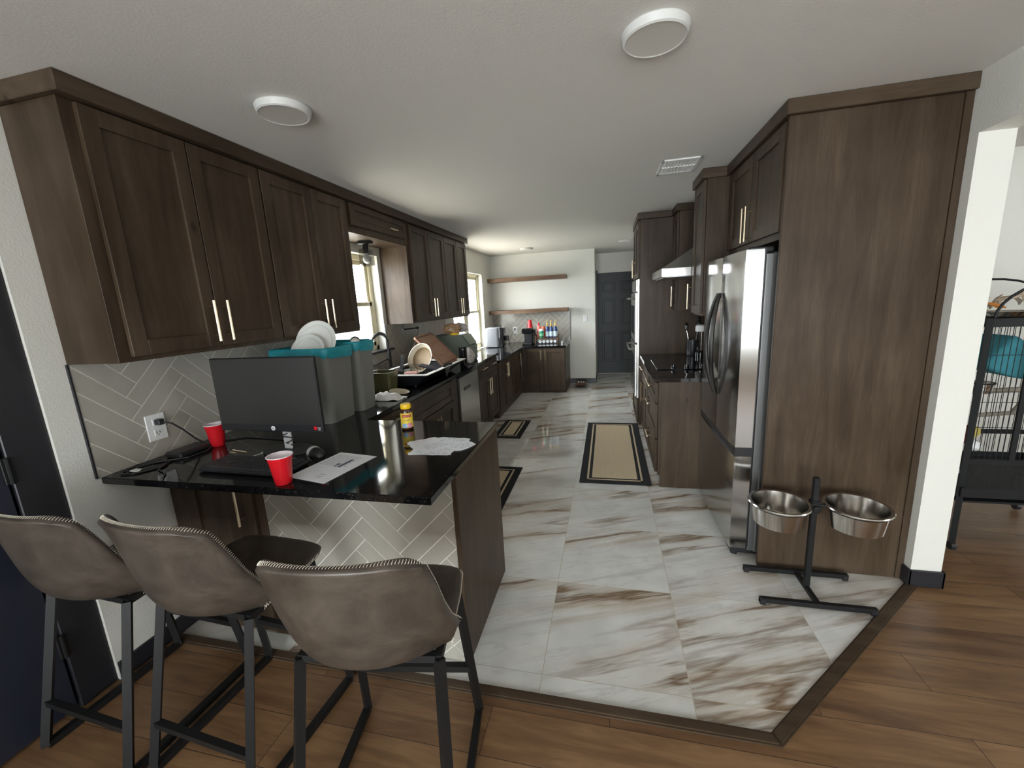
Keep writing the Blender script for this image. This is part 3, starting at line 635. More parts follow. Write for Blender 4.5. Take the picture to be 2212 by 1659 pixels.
for d, yc, sg in ((da, 2.85, -1), (db, 2.902, 1)):
    bm = nb(); pts = []
    for k in range(17):
        f = k/16; z = .905+.64*f; s = math.sin(math.pi*f)
        pts.append((.690-.052*s**.8, yc+sg*.045*s, z))
    tube(bm, pts, [.010+.004*math.sin(math.pi*k/16) for k in range(17)], 10)
    obj('handle', bm, M_hsteel, d)
# hood
t = thing('range_hood', 'stainless pyramid range hood over the black cooktop', 'range hood', (.72, 4.08, 1.69))
bm = nb(); ho = [(.44, 3.70), (.985, 3.70), (.985, 4.46), (.44, 4.46)]
loft(bm, [[(x, y, 1.70) for x, y in ho], [(x, y, 1.765) for x, y in ho], [(x, y, 1.985) for x, y in ((.80, 3.95), (.985, 3.95), (.985, 4.21), (.80, 4.21))]]); obj('canopy', bm, M_steel, t, 20)
bm = nb(); box(bm, .80, .985, 3.95, 4.21, 1.985, 2.404); obj('chimney', bm, M_steel, t)
bm = nb(); box(bm, .47, .96, 3.74, 4.42, 1.692, 1.702, .003); obj('filter', bm, M_steeld, t)
# cooktop
t = thing('cooktop', 'black glass cooktop with dark knobs set in the right counter', 'cooktop', (.68, 4.05, .914))
bm = nb(); box(bm, .42, .935, 3.71, 4.42, .9145, .921, .002); obj('glass_top', bm, M_bpg, t)
for k, (x, y) in enumerate(((.56, 3.77), (.67, 3.77), (.79, 3.77), (.88, 3.77))):
    bm = nb(); lathe(bm, [(0, .0), (.021, .0), (.021, .006), (.017, .01), (.016, .03), (.012, .033), (0, .033)], (x, y, .921), 16); obj('knob', bm, M_bpg, t)
t = thing('utensil_crock', 'tall black utensil crock on the counter by the cooktop', 'crock', (.86, 4.56, .914))
bm = nb(); lathe(bm, [(0, 0), (.055, 0), (.06, .02), (.058, .17), (.05, .17), (.05, .02), (0, .02)], (.86, 4.56, .9145), 24); obj('crock', bm, M_bp, t)
for k, (dx, dy) in enumerate(((-.02, .01), (.015, -.02), (.02, .02))):
    o = nb(); tube(o, [(.86+dx*.6, 4.56+dy, .94), (.86+dx*3, 4.56+dy*2, 1.19+.03*k)], .006, 6); lathe(o, [(0, -.04), (.018, -.02), (.02, .02), (0, .05)], (.86+dx*3.1, 4.56+dy*2, 1.21+.03*k), 10)
    u = obj('utensil', o, [M_steel, M_bp, M_bp][k]); tag(u, ['steel spoon standing tallest in the black utensil crock', 'black spatula nearest in the utensil crock', 'black ladle leaning right in the utensil crock'][k], 'utensil')
t = thing('blender', 'white-lidded glass jug blender standing on the right counter near the refrigerator', 'blender', (.92, 4.42, .914))
bm = nb(); lathe(bm, [(0, 0), (.055, 0), (.055, .05), (.042, .06), (0, .06)], (.92, 4.46, .9145), 20); obj('base', bm, M_bpg, t)
bm = nb(); lathe(bm, [(.04, .06), (.05, .2), (.052, .26), (.049, .26), (.037, .065)], (.92, 4.46, .9145), 20); obj('jug', bm, M_glass, t)
bm = nb(); lathe(bm, [(.055, .26), (.058, .27), (.055, .315), (.035, .325), (0, .325)], (.92, 4.46, .9145), 20); tube(bm, [(.955, 4.42, 1.20), (.985, 4.40, 1.19), (.985, 4.40, 1.03)], .012, 8); obj('lid', bm, M_white, t)

# ------------------------------------------------------------------ stools
def stool():
    t = thing('counter_stool', '', 'stool', (0, 0, 0), 'counter stools at the peninsula', local=True)
    # profile along the centre line: (y, z), then the back
    prof = [(.262, .630), (.255, .642), (.20, .648), (.10, .643), (.0, .632), (-.08, .626), (-.135, .632), (-.172, .656), (-.197, .715), (-.213, .79), (-.226, .88), (-.238, .955), (-.243, .988), (-.243, .996)]
    NU = 17
    def P(i, u):
        y, z = prof[i]; s = i/(len(prof)-1)
        if i <= 4: w = .19+.032*min(1, (i/3)); ed = .006*u*u*(i/4); dy = -.03*u**4*(i < 2)
        elif i <= 7: w = .222+.006*(i-4); ed = .004*u*u; dy = .0
        else: w = .236-.046*((i-7)/6)**1.1; ed = 0; dy = 0
        if i >= 6: k = max(0, 1-(i-7)/5.5) if i >= 7 else .55; dy = (.118*k+.030)*abs(u)**2.2
        zz = z+ed
        if i >= 6 and i <= 8: zz = z+.008*u*u*(1-(i-7)*.5 if i >= 7 else .5)
        if i >= 12: zz = z-.010*max(0, abs(u)-.80)/.20-.008*(1-u*u)
        ww = w*(1-.06*max(0, abs(u)-.8)/.2*(i >= 12))
        return Vector((ww*u, y+dy, zz))
    rows = [[P(i, -1+2*j/(NU-1)) for j in range(NU)] for i in range(len(prof))]
    def sheet(off):
        n = [[None]*NU for _ in prof]
        for i in range(len(prof)):
            for j in range(NU):
                a = rows[min(i+1, len(prof)-1)][j]-rows[max(i-1, 0)][j]; b_ = rows[i][min(j+1, NU-1)]-rows[i][max(j-1, 0)]
                nn = b_.cross(a).normalized(); n[i][j] = rows[i][j]+nn*off
        return n
    top = rows; th = .030; bot = sheet(th); test = sheet(.001)
    if test[3][8].z > rows[3][8].z: bot = sheet(-th)
    bm = nb(); A = [[bm.verts.new(p) for p in r] for r in top]; Bv = [[bm.verts.new(p) for p in r] for r in bot]
    I, J = len(prof), NU
    for i in range(I-1):
        for j in range(J-1):
            bm.faces.new((A[i][j], A[i][j+1], A[i+1][j+1], A[i+1][j])); bm.faces.new((Bv[i][j], Bv[i+1][j], Bv[i+1][j+1], Bv[i][j+1]))
    for i in range(I-1):
        bm.faces.new((A[i][0], A[i+1][0], Bv[i+1][0], Bv[i][0])); bm.faces.new((A[i][-1], Bv[i][-1], Bv[i+1][-1], A[i+1][-1]))
    for j in range(J-1):
        bm.faces.new((A[0][j], Bv[0][j], Bv[0][j+1], A[0][j+1])); bm.faces.new((A[-1][j], A[-1][j+1], Bv[-1][j+1], Bv[-1][j]))
    o = obj('seat_shell', bm, M_leather, t, 180)
    md = o.modifiers.new('sub', 'SUBSURF'); md.levels = 2; md.render_levels = 2
    # stitching: whip stitches around the rim, between the two skins
    loop = [(top[i][0], bot[i][0]) for i in range(I)]+[(top[-1][j], bot[-1][j]) for j in range(1, J)]+[(top[i][-1], bot[i][-1]) for i in range(I-2, -1, -1)]+[(top[0][j], bot[0][j]) for j in range(J-2, 0, -1)]
    cen = [Vector((0, -.02, .7))]
    bm = nb(); path = loop+[loop[0]]; acc = 0; step = .0078
    for (a0, b0), (a1, b1) in zip(path, path[1:]):
        m0, m1 = (a0+b0)/2, (a1+b1)/2; L_ = (m1-m0).length; pos = step-acc
        while pos < L_:
            f = pos/L_; a, b_ = a0.lerp(a1, f), b0.lerp(b1, f); mid = (a+b_)/2; tdir = (m1-m0).normalized(); wdir = (b_-a).normalized(); out = tdir.cross(wdir).normalized()
            if out.dot(mid-Vector((0, .0, .72))) < 0: out = -out
            c = mid+out*.0012+(a-b_)*.12
            tube(bm, [c+wdir*.0055-tdir*.002-out*.001, c+out*.0010, c-wdir*.0055+tdir*.002-out*.001], .0008, 4)
            pos += step
        acc = L_-(pos-step)
    obj('stitching', bm, M_thread, o, 0)
    # sled frame in square tube
    r = .0125
    fy, ry, fx = .24, -.24, .222
    for s in (-1, 1):
        bm = nb(); tube(bm, [(s*.200, -.115, .605), (s*fx, ry, .03), (s*fx, ry, .0005+r)], r, square=True); obj('leg', bm, M_bm, t, 30)
        bm = nb(); tube(bm, [(s*.192, .165, .612), (s*fx, fy, .03), (s*fx, fy, .0005+r)], r, square=True); obj('leg', bm, M_bm, t, 30)
        bm = nb(); tube(bm, [(s*fx, ry+.0, .0005+r), (s*fx, fy, .0005+r)], r, square=True); obj('runner', bm, M_bm, t, 30)
        bm = nb(); tube(bm, [(s*.197, -.115, .602), (s*.190, .165, .612)], .011, square=True); obj('seat_rail', bm, M_bm, t, 30)
    zf = .235; k = (zf-.03)/.58
    bm = nb(); x = fx-(fx-.192)*k; tube(bm, [(-x, fy-(fy-.165)*k, zf), (x, fy-(fy-.165)*k, zf)], .012, square=True); obj('footrest', bm, M_bm, t, 30)
    zr = .175; k = (zr-.03)/.575; x = fx-(fx-.200)*k; y = ry-(ry+.115)*k
    bm = nb(); tube(bm, [(-x, y, zr), (x, y, zr)], .011, square=True); obj('rear_stretcher', bm, M_bm, t, 30)
    for y in (-.11, .16):
        bm = nb(); tube(bm, [(-.19, y, .606), (.19, y, .606)], .011, square=True); obj('seat_crossbar', bm, M_bm, t, 30)
    return t
st = stool(); st['label'] = 'taupe leather stool nearest the peninsula end panel, turned slightly left'
st.location = (-.675, .9645, 0); st.rotation_euler = (0, 0, R(9.5))
dup(st, (-1.325, 1.05, 0), R(-4), 'middle taupe leather stool, between the other two at the counter', 'counter stools at the peninsula')
dup(st, (-1.835, 1.04, 0), R(-3), 'taupe leather stool by the navy door, cut by the photo edge', 'counter stools at the peninsula')

# ------------------------------------------------------------------ dog bowl stand
t = thing('bowl_stand', 'black steel pet bowl stand on an H-shaped foot by the tall panel', 'pet bowl stand', (1.0, 2.17, 0))
PX, PY = 1.003, 2.17
for y, x0, x1 in ((2.292, .742, 1.25), (2.036, .742, 1.25)):
    bm = nb(); box(bm, x0, x1, y-.013, y+.013, .012, .036, .002); f = obj('foot_bar', bm, M_bm, t)
    bm = nb(); [box(bm, x-.014, x+.014, y-.015, y+.015, 0, .03, .004) for x in (x0+.014, x1-.014)]; obj('rubber_cap', bm, M_bp, f)
bm = nb(); box(bm, PX-.012, PX+.012, 2.036, 2.292, .014, .034, .002); obj('cross_bar', bm, M_bm, t)
bm = nb(); box(bm, PX-.013, PX+.013, PY-.013, PY+.013, .034, .635, .003); obj('pole', bm, M_bm, t)
bm = nb(); lathe(bm, [(0, 0), (.02, 0), (.022, .006), (.018, .018), (0, .02)], (PX+.004, PY-.012, .475), 16, Matrix.Rotation(R(90), 3, 'X')); box(bm, PX-.019, PX+.019, PY-.019, PY+.019, .455, .515, .002); obj('clamp_knob', bm, M_bm, t)
for sx in (-1, 1):
    bm = nb(); cx = PX+sx*.168; pts = [(cx+.127*math.cos(2*math.pi*k/32), PY-.03+.127*math.sin(2*math.pi*k/32), .498) for k in range(32)]
    tube(bm, pts, .004, 6, True); tube(bm, [(PX, PY-.02, .498), (cx-sx*.127, PY-.03, .498)], .006, 6); obj('bowl_ring', bm, M_bm, t)
for sx, lb in ((-1, 'steel pet bowl on the refrigerator side of the black stand'), (1, 'steel pet bowl on the white column side of the black stand')):
    bm = nb(); c = (PX+sx*.168, PY-.03, .395)
    lathe(bm, [(0, .0), (.100, .0), (.109, .006), (.1235, .108), (.134, .112), (.137, .108), (.139, .112), (.136, .117), (.122, .116), (.107, .009), (0, .004)], c, 48)
    tag(obj('pet_bowl', bm, M_chrome), lb, 'bowl', 'steel bowls in the pet stand')

# ------------------------------------------------------------------ mats
def mat(label, x0, x1, y0, y1):
    t = thing('floor_mat', label, 'mat', ((x0+x1)/2, (y0+y1)/2, 0), 'black bordered kitchen mats')
    bm = nb(); box(bm, x0, x1, y0, y1, .0005, .009, .003); obj('border', bm, M_rug, t)
    bm = nb(); a, w = .062, .016
    for q in ((x0+a, x1-a, y0+a, y0+a+w), (x0+a, x1-a, y1-a-w, y1-a), (x0+a, x0+a+w, y0+a, y1-a), (x1-a-w, x1-a, y0+a, y1-a)): box(bm, *q, .0085, .0098)
    obj('stripe', bm, M_tan, t)
    bm = nb(); b_ = .105; box(bm, x0+b_, x1-b_, y0+b_, y1-b_, .0085, .0105)
    n = 0; x = x0+b_
    while x < x1-b_-.004: box(bm, x, x+.008, y0+b_, y1-b_, .010, .0118, .001); x += .0125
    obj('woven_field', bm, M_tan, t)
mat('tan runner mat with black border along the drawers by the refrigerator', -.245, .35, 3.335, 5.09)
mat('black bordered tan mat in front of the dishwasher', -1.33, -.995, 4.43, 5.15)
mat('black bordered tan mat at the sink, partly behind the peninsula', -1.34, -.795, 2.71, 3.6)

# ------------------------------------------------------------------ on the peninsula
CT = .9145
t = thing('monitor', 'black computer monitor with blank matte screen on the peninsula', 'monitor', (-1.50, 1.57, CT))
MX0, MX1, MZ0, MZ1, MY = -1.812, -1.250, 1.026, 1.374, 1.53
bm = nb(); box(bm, MX0, MX1, MY, MY+.022, MZ0, MZ1, .004); box(bm, MX0+.12, MX1-.12, MY+.02, MY+.05, MZ0+.06, MZ1-.05, .012); obj('housing', bm, M_bp, t)
bm = nb(); box(bm, MX0+.006, MX1-.006, MY-.001, MY+.002, MZ0+.035, MZ1-.006, .0005); obj('screen', bm, M_screen, t)
bm = nb(); lathe(bm, [(0, 0), (.011, 0), (.011, .0012), (0, .0012)], (-1.515, MY, MZ0+.017), 24, Matrix.Rotation(R(90), 3, 'X')); lg = obj('logo_disc', bm, M_white, t)
TX = lambda x, z, y: Matrix(((1, 0, 0, x), (0, 0, -1, y), (0, 1, 0, z), (0, 0, 0, 1)))
text('logo_letters', 'hp', .013, TX(-1.515, MZ0+.0165, MY-.0016), M_ink, lg)
bm = nb(); box(bm, -1.295, -1.257, MY-.0012, MY, MZ0+.006, MZ0+.030); stk = obj('spec_sticker', bm, M_bp, t)
bm = nb(); box(bm, -1.294, -1.279, MY-.0016, MY, MZ0+.014, MZ0+.029); obj('red_square', bm, M_red, stk)
text('sticker_print', 'FHD\nIPS', .009, TX(-1.267, MZ0+.018, MY-.0016), M_white, stk)
bm = nb(); box(bm, -1.525, -1.480, 1.583, 1.60, CT+.006, 1.15, .006); obj('stand_neck', bm, M_silver, t)
bm = nb(); loft(bm, [[Vector((-1.502+.125*math.cos(a), 1.585+.085*math.sin(a), z)) for a in [2*math.pi*k/40 for k in range(40)]] for z in (CT+.0005, CT+.006, CT+.0075)]); obj('stand_base', bm, M_char, t)
bm = nb(); pts = [(-1.50+.02*math.sin(k*1.3)+.03*(k/12), 1.578-.012*math.cos(k*1.7), 1.02-.095*k/12) for k in range(13)]; tube(bm, pts, .0028, 6)
pts = [(-1.47, 1.578, .925), (-1.44, 1.60, .918), (-1.46, 1.66, .917), (-1.62, 1.72, .917), (-1.9, 1.74, .917), (-2.02, 1.66, .918)]; tube(bm, pts, .003, 6); obj('cable', bm, M_bp, t)
# keyboard
t = thing('keyboard', 'black computer keyboard lying between the red cup and the monitor', 'keyboard', (-1.49, 1.37, CT), local=True)
bm = nb(); box(bm, -.22, .22, -.075, .075, .003, .020, .004); obj('case', bm, M_bp, t)
bm = nb()
for r_ in range(6):
    for c_ in range(22):
        x0 = -.212+c_*.0193
        if r_ == 0 and 4 < c_ < 10:
            if c_ == 5: box(bm, x0, x0+.0193*5-.003, -.068, -.068+.019, .019, .027, .0015)
            continue
        box(bm, x0, x0+.0163, -.068+r_*.0232, -.068+r_*.0232+.019, .019, .027, .0015)
obj('keys', bm, plain('key_caps', (.03, .03, .032), .4), t)
t.rotation_euler = (0, 0, R(-1.5))
# mouse and pad
bm = nb(); rr = []
for k in range(9):
    f = k/8; x = -.03*math.cos(math.pi*f)
t = thing('computer_mouse', 'small black and silver computer mouse right of the keyboard', 'mouse', (-1.315, 1.545, CT), local=True)
def halfell(bm, a, b_, h, z0=.001, m0=0, m1=2*math.pi):
    rings = []
    for i in range(8):
        ph = math.pi/2*i/8; rings.append([Vector((a*math.cos(ph)*math.cos(q), b_*math.cos(ph)*math.sin(q), z0+h*math.sin(ph))) for q in [m0+(m1-m0)*k/28 for k in range(28)]])
    loft(bm, rings)
bm = nb(); halfell(bm, .032, .055, .032); obj('body', bm, M_bp, t)
bm = nb(); halfell(bm, .0335, .030, .0345, .0015); bmesh.ops.translate(bm, verts=bm.verts[:], vec=(0, .029, 0)); obj('silver_palm', bm, M_silver, t)
t.rotation_euler = (0, 0, R(62))
# red cups
def cup(label, x, y, z=CT, flip=False, group='red party cups on the peninsula'):
    t = thing('party_cup', label, 'cup', (x, y, z), group); n = 40
    wob = lambda k, a: 1+.007*(math.sin(a*16) if 3 <= k <= 4 else 0)
    pr = [(0, 0), (.028, 0), (.0305, .003), (.0335, .03), (.0375, .062), (.0415, .092), (.0435, .098), (.0455, .113)]
    if flip: pr = [(r_, .117-z_) for r_, z_ in pr]
    bm = nb(); lathe(bm, pr, (x, y, z+.0005), n, None, wob); obj('shell', bm, M_red, t, 50)
    if not flip:
        bm = nb(); lathe(bm, [(.0445, .112), (.0425, .097), (.0405, .092), (.0362, .062), (.0320, .03), (.0290, .012), (0, .010)], (x, y, z+.0005), n); obj('lining', bm, M_cupin, t)
        bm = nb(); lathe(bm, [(.0455+.002*math.cos(q), .114+.002*math.sin(q)) for q in [2*math.pi*k/8 for k in range(9)]], (x, y, z+.0005), n); obj('rim', bm, M_cupin, t)
    return t
cup('red party cup at the front edge of the peninsula, nearest the stools', -1.232, 1.25)
cup('red party cup by the wall, beside the monitor and outlet', -1.955, 1.615)
# paper and mail
def sheet(name, label, cat, pts, z, group=None, lines=None, bars=None, m=None):
    t = thing(name, label, cat, (pts[0][0], pts[0][1], z), group)
    bm = nb(); prism(bm, pts, lambda x, y, d: Vector((x, y, d)), z, z+.0006); o = obj('sheet', bm, m or M_paper, t)
    P0, PXv, PYv = Vector(pts[0]), Vector(pts[1])-Vector(pts[0]), Vector(pts[3])-Vector(pts[0])
    if lines:
        bm = nb()
        for (a, b_, v, h) in lines:
            q = [P0+PXv*a+PYv*v, P0+PXv*b_+PYv*v, P0+PXv*b_+PYv*(v+h), P0+PXv*a+PYv*(v+h)]
            prism(bm, q, lambda x, y, d: Vector((x, y, d)), z+.0005, z+.0008)
        obj('print', bm, plain('grey_print', (.38, .38, .42), .7), o, 0)
    if bars:
        bm = nb()
        for (a, b_, v, h) in bars:
            q = [P0+PXv*a+PYv*v, P0+PXv*b_+PYv*v, P0+PXv*b_+PYv*(v+h), P0+PXv*a+PYv*(v+h)]
            prism(bm, q, lambda x, y, d: Vector((x, y, d)), z+.0005, z+.0009)
        obj('print_bar', bm, M_ink, o, 0)
    return t
rl = random.Random(3); ln = []
for k in range(13):
    v = .90-.032*k; a = .08
    while a < .72: b_ = a+rl.uniform(.03, .10); ln.append((a, min(b_, .8), v, .011)); a = b_+.02
for v in (.22, .16, .12): ln.append((.55, .70, v, .012))
sheet('letter_sheet', 'white printed letter with a dark bar lying right of the keyboard', 'paper', [(-1.262, 1.302), (-1.062, 1.262), (-1.008, 1.549), (-1.214, 1.582)], CT+.0004, None, ln, [(.60, .68, .50, .30), (.48, .56, .56, .06), (.5, .56, .50, .04)])
rl = random.Random(5)
def torn(label, cx, cy, w, h, rot, z, lines=4, pink=False):
    n = 22; pts = []
    for k in range(n):
        a = 2*math.pi*k/n; c, s = math.cos(a), math.sin(a); q = max(abs(c), abs(s)); x, y = c/q*w/2, s/q*h/2
        j = rl.uniform(-.006, .006); x += j; y += rl.uniform(-.006, .006)
        pts.append((cx+x*math.cos(rot)-y*math.sin(rot), cy+x*math.sin(rot)+y*math.cos(rot)))
    t = thing('torn_mail', label, 'paper', (cx, cy, z), 'torn mail scraps on the peninsula')
    bm = nb(); prism(bm, pts, lambda x, y, d: Vector((x, y, d)), z, z+.0006); o = obj('scrap', bm, M_paper, t)
    bm = nb()
    for k in range(lines):
        y = -h*.28+h*.56*k/max(1, lines-1); x = -w*.34
        while x < w*.3:
            x2 = x+rl.uniform(.012, .035)
            q = [(x, y), (x2, y), (x2, y+.0035), (x, y+.0035)]
            prism(bm, [(cx+a*math.cos(rot)-b_*math.sin(rot), cy+a*math.sin(rot)+b_*math.cos(rot)) for a, b_ in q], lambda x, y, d: Vector((x, y, d)), z+.0005, z+.0008); x = x2+.008
    obj('print', bm, M_pnk if pink else plain('grey_print', (.38, .38, .42), .7), o, 0)
torn('torn mail scrap lowest in the heap, toward the stools', -.78, 1.63, .20, .09, R(2), CT+.0004)
torn('torn mail scrap with pink print at the left of the heap', -.86, 1.74, .15, .11, R(38), CT+.0011, 2, True)
torn('torn mail scrap at the right of the heap, toward the counter end', -.70, 1.73, .17, .12, R(-32), CT+.0018, 5)
torn('torn mail scrap on top at the middle of the heap', -.78, 1.71, .19, .11, R(44), CT+.0025, 6)
torn('torn mail scrap topmost toward the far side of the heap', -.735, 1.78, .17, .07, R(-6), CT+.0032, 3)
# vitamin bottle
t = thing('vitamin_bottle', 'amber vitamin bottle with yellow cap and label on the peninsula', 'bottle', (-1.062, 1.955, CT)); c = (-1.062, 1.955, CT+.0005)
bm = nb(); lathe(bm, [(0, 0), (.029, 0), (.032, .004), (.032, .102), (.027, .112), (.024, .116), (0, .116)], c, 36); obj('body', bm, M_amber, t)
bm = nb(); lathe(bm, [(.0322, .012), (.0325, .012), (.0325, .092), (.0322, .092)], c, 36); lb = obj('label_wrap', bm, M_label, t)
bm = nb(); lathe(bm, [(0, .114), (.0275, .114), (.0285, .117), (.0285, .134), (.026, .139), (0, .139)], c, 40, None, lambda k, a: 1+.012*math.sin(a*40)); obj('cap', bm, M_yel, t)
def arc(r0, z0, z1, a0, a1, m, name, par):
    bm = nb(); A = [a0+(a1-a0)*k/10 for k in range(11)]
    rings = [[Vector((c[0]+q*math.cos(a), c[1]+q*math.sin(a), c[2]+z)) for q, z in ((r0, z0), (r0+.0004, z0), (r0+.0004, z1), (r0, z1))] for a in A]; loft(bm, rings); return obj(name, bm, m, par, 40)
ad = math.atan2(-c[1], -c[0])
arc(.0325, .070, .084, ad-.75, ad+.75, M_redl, 'red_band', lb); arc(.0325, .014, .036, ad-.85, ad-.05, M_blue, 'blue_patch', lb); arc(.0325, .014, .036, ad+.05, ad+.85, M_pnk, 'pink_patch', lb)
def rtext(s, z, size, m, nm, par):
    d = Vector((math.cos(ad), math.sin(ad), 0)); rgt = Vector((-d.y, d.x, 0)); p = Vector(c)+d*.0335+Vector((0, 0, z))
    Mx = Matrix(((rgt.x, 0, d.x, p.x), (rgt.y, 0, d.y, p.y), (0, 1, 0, p.z), (0, 0, 0, 1))); o = text(nm, s, size, Mx, m, par, .0002)
    # wrap the lettering around the bottle
    for v in o.data.vertices:
        q = v.co+BASE[o.name]-Vector(c); u = (q.x*rgt.x+q.y*rgt.y); rr = .0331+(q.x*d.x+q.y*d.y-.0335); a = ad+u/.033
        v.co = Vector((c[0]+rr*math.cos(a), c[1]+rr*math.sin(a), c[2]+q.z))-BASE[o.name]
rtext('Nature Made', .077, .0075, M_white, 'brand_print', lb); rtext('Prenatal', .056, .0095, M_ink, 'name_print', lb); rtext('DHA', .025, .008, M_white, 'dose_print', lb)
# outlet, plug and cables by the wall
def plate(name, label, fn, u, v, w=.088, h=.128, kind='outlet'):
    t = thing(name, label, 'outlet' if kind == 'outlet' else 'switch', fn(u, v, 0))
    bm = nb(); bx(bm, fn, u-w/2, u+w/2, v-h/2, v+h/2, 0, .006, .003); obj('plate', bm, M_white, t)
    if kind == 'outlet':
        for s in (-.026, .026):
            bm = nb(); bx(bm, fn, u-.017, u+.017, v+s-.017, v+s+.017, .005, .0085, .004); f = obj('socket', bm, M_white, t)
            bm = nb(); [bx(bm, fn, u+q-.0016, u+q+.0016, v+s-.004, v+s+.008, .008, .0089) for q in (-.007, .007)]; bx(bm, fn, u-.0025, u+.0025, v+s-.012, v+s-.007, .008, .0089); obj('slots', bm, M_bp, f)
    else:
        bm = nb(); bx(bm, fn, u-.016, u+.016, v-.033, v+.033, .005, .010, .003); obj('rocker', bm, M_white, t)
    return t
FL = lambda u, v, d: Vector((XL+.009+d, u, v))
plate('wall_outlet', 'white outlet on the herringbone tile with a black plug in it', FL, 1.456, 1.060)
FB = lambda u, v, d: Vector((u, 7.655-d, v))
plate('wall_outlet', 'white outlet on the back tile behind the air fryer', FB, -1.71, 1.03)
plate('light_switch', 'white switch plate on the back wall right of the tile', lambda u, v, d: Vector((u, 7.664-d, v)), -.395, 1.197, .075, .118, 'switch')
t = thing('power_cable', 'black power cord from the wall outlet to the laptop charger coil', 'cable', (XL+.03, 1.46, 1.08))
bm = nb(); box(bm, XL+.018, XL+.05, 1.444, 1.472, 1.072, 1.10, .004); obj('plug', bm, M_bp, t)
bm = nb(); tube(bm, [(XL+.05, 1.46, 1.085), (XL+.075, 1.48, 1.075), (XL+.085, 1.52, 1.03), (XL+.09, 1.565, .97), (XL+.10, 1.60, .93), (-1.97, 1.605, .921), (-1.93, 1.53, .919), (-1.935, 1.44, .919), (-2.0, 1.395, .919)], .0042, 8)
tube(bm, [(-2.0, 1.395, .9185), (-2.06, 1.36, .9185), (-2.09, 1.28, .9185), (-2.05, 1.235, .9185), (-1.99, 1.25, .9185), (-1.95, 1.33, .9185), (-1.98, 1.395, .9185), (-2.05, 1.395, .922), (-2.085, 1.33, .922), (-2.06, 1.26, .922), (-2.0, 1.27, .922), (-1.96, 1.36, .922)], .0035, 6)
tube(bm, [(-1.96, 1.36, .922), (-1.93, 1.30, .9185), (-1.85, 1.27, .9185), (-1.80, 1.22, .9185)], .003, 6); obj('cord', bm, M_bp, t)
bm = nb(); box(bm, -2.035, -1.995, 1.26, 1.285, .920, .9255, .001); obj('cord_tag', bm, M_white, t)
bm = nb(); box(bm, -2.06, -1.96, 1.425, 1.585, CT+.0005, .943, .008); tag(obj('power_adapter', bm, M_bp), 'black power brick lying against the tile beside the wall cup', 'power adapter')
for nm, lb, a, b_, r_, m in (('pencil', 'thin wooden pencil lying left of the keyboard', (-1.80, 1.555), (-1.70, 1.535), .0028, M_tan), ('matchstick', 'short pale stick lying beside the pencil at the keyboard', (-1.79, 1.53), (-1.745, 1.52), .002, M_tan), ('cotton_swab', 'white cotton swab standing out above the keyboard', (-1.62, 1.485), (-1.602, 1.53), .0018, M_white)):
    bm = nb(); tube(bm, [(*a, CT+r_+.0006), (*b_, CT+r_+.0006)], r_, 6)
    if nm == 'cotton_swab': lathe(bm, [(0, -.006), (.0035, -.004), (.004, .002), (0, .007)], (-1.602, 1.53, CT+.0045), 10)
    tag(obj(nm, bm, m), lb, nm.replace('_', ' '))

# ------------------------------------------------------------------ counter clutter by the sink
def bin_(label, x0, x1, y0, y1, h, g):
    t = thing('trash_bin', label, 'bin', ((x0+x1)/2, (y0+y1)/2, CT), g)
    bm = nb(); rings = []
    for z, e in ((.0005, 0), (.02, .003), (h-.03, .017), (h, .02)): rings.append(rrect(x0-e, x1+e, y0-e, y1+e, .035, CT+z))
    loft(bm, rings, cap=False); a = rings
    loft(bm, [rrect(x0-.02+.004, x1+.016, y0-.016, y1+.016, .032, CT+h), rrect(x0+.004, x1-.004, y0+.004, y1-.004, .03, CT+.01)], cap=False)
    bm.faces.new([bm.verts.new(p) for p in rrect(x0, x1, y0, y1, .035, CT+.001)]); obj('tub', bm, M_bin, t)
    bm = nb(); rg = random.Random(int(x0*1000)); n = len(rings[0])
    offs = [rg.uniform(-.012, .012) for _ in range(n)]
    def rim(e, z, jig): return [p+Vector((0, 0, jig*offs[k])) for k, p in enumerate(rrect(x0-e, x1+e, y0-e, y1+e, .036, CT+z))]
    loft(bm, [rim(.0235, h-.05, 1.3), rim(.027, h-.03, .5), rim(.026, h, .2), rim(.022, h+.008, .1), rim(.012, h+.004, .1), rim(.008, h-.06, 0)], cap=False); obj('bag_liner', bm, M_teal, t, 25)
    return t
bin_('grey trash bin with teal liner nearest the monitor, holding paper plates', -1.90, -1.560, 2.005, 2.235, .437, 'grey counter bins with teal liners')
bin_('grey trash bin with teal liner farther back, holding a can', -1.90, -1.545, 2.29, 2.455, .445, 'grey counter bins with teal liners')
def pplate(label, c, tilt, r):
    bm = nb(); lathe(bm, [(0, 0), (r*.70, 0), (r*.78, .004), (r*.82, .014), (r*.97, .019), (r, .018), (r*.97, .0205), (r*.81, .0155), (r*.76, .0055), (r*.69, .0015), (0, .0015)], (0, 0, 0), 44)
    Mx = Matrix.Translation(c) @ Matrix.Rotation(R(tilt[1]), 4, 'Z') @ Matrix.Rotation(R(tilt[0]), 4, 'X')
    for v in bm.verts: v.co = Mx @ v.co
    tag(obj('paper_plate', bm, M_plate), label, 'plate', 'paper plates in the trash bin')
pplate('larger upright white paper plate sticking out of the near bin', (-1.705, 2.15, 1.385), (70, 8), .128)
pplate('smaller front white paper plate sunk in the near bin', (-1.725, 2.09, 1.325), (68, 4), .113)
t = thing('soda_can', 'crushed green and silver can lying on the far bin', 'can', (-1.60, 2.37, 1.36))
Mx = Matrix.Translation((-1.60, 2.375, 1.355)) @ Matrix.Rotation(R(34), 4, 'Z') @ Matrix.Rotation(R(78), 4, 'X')
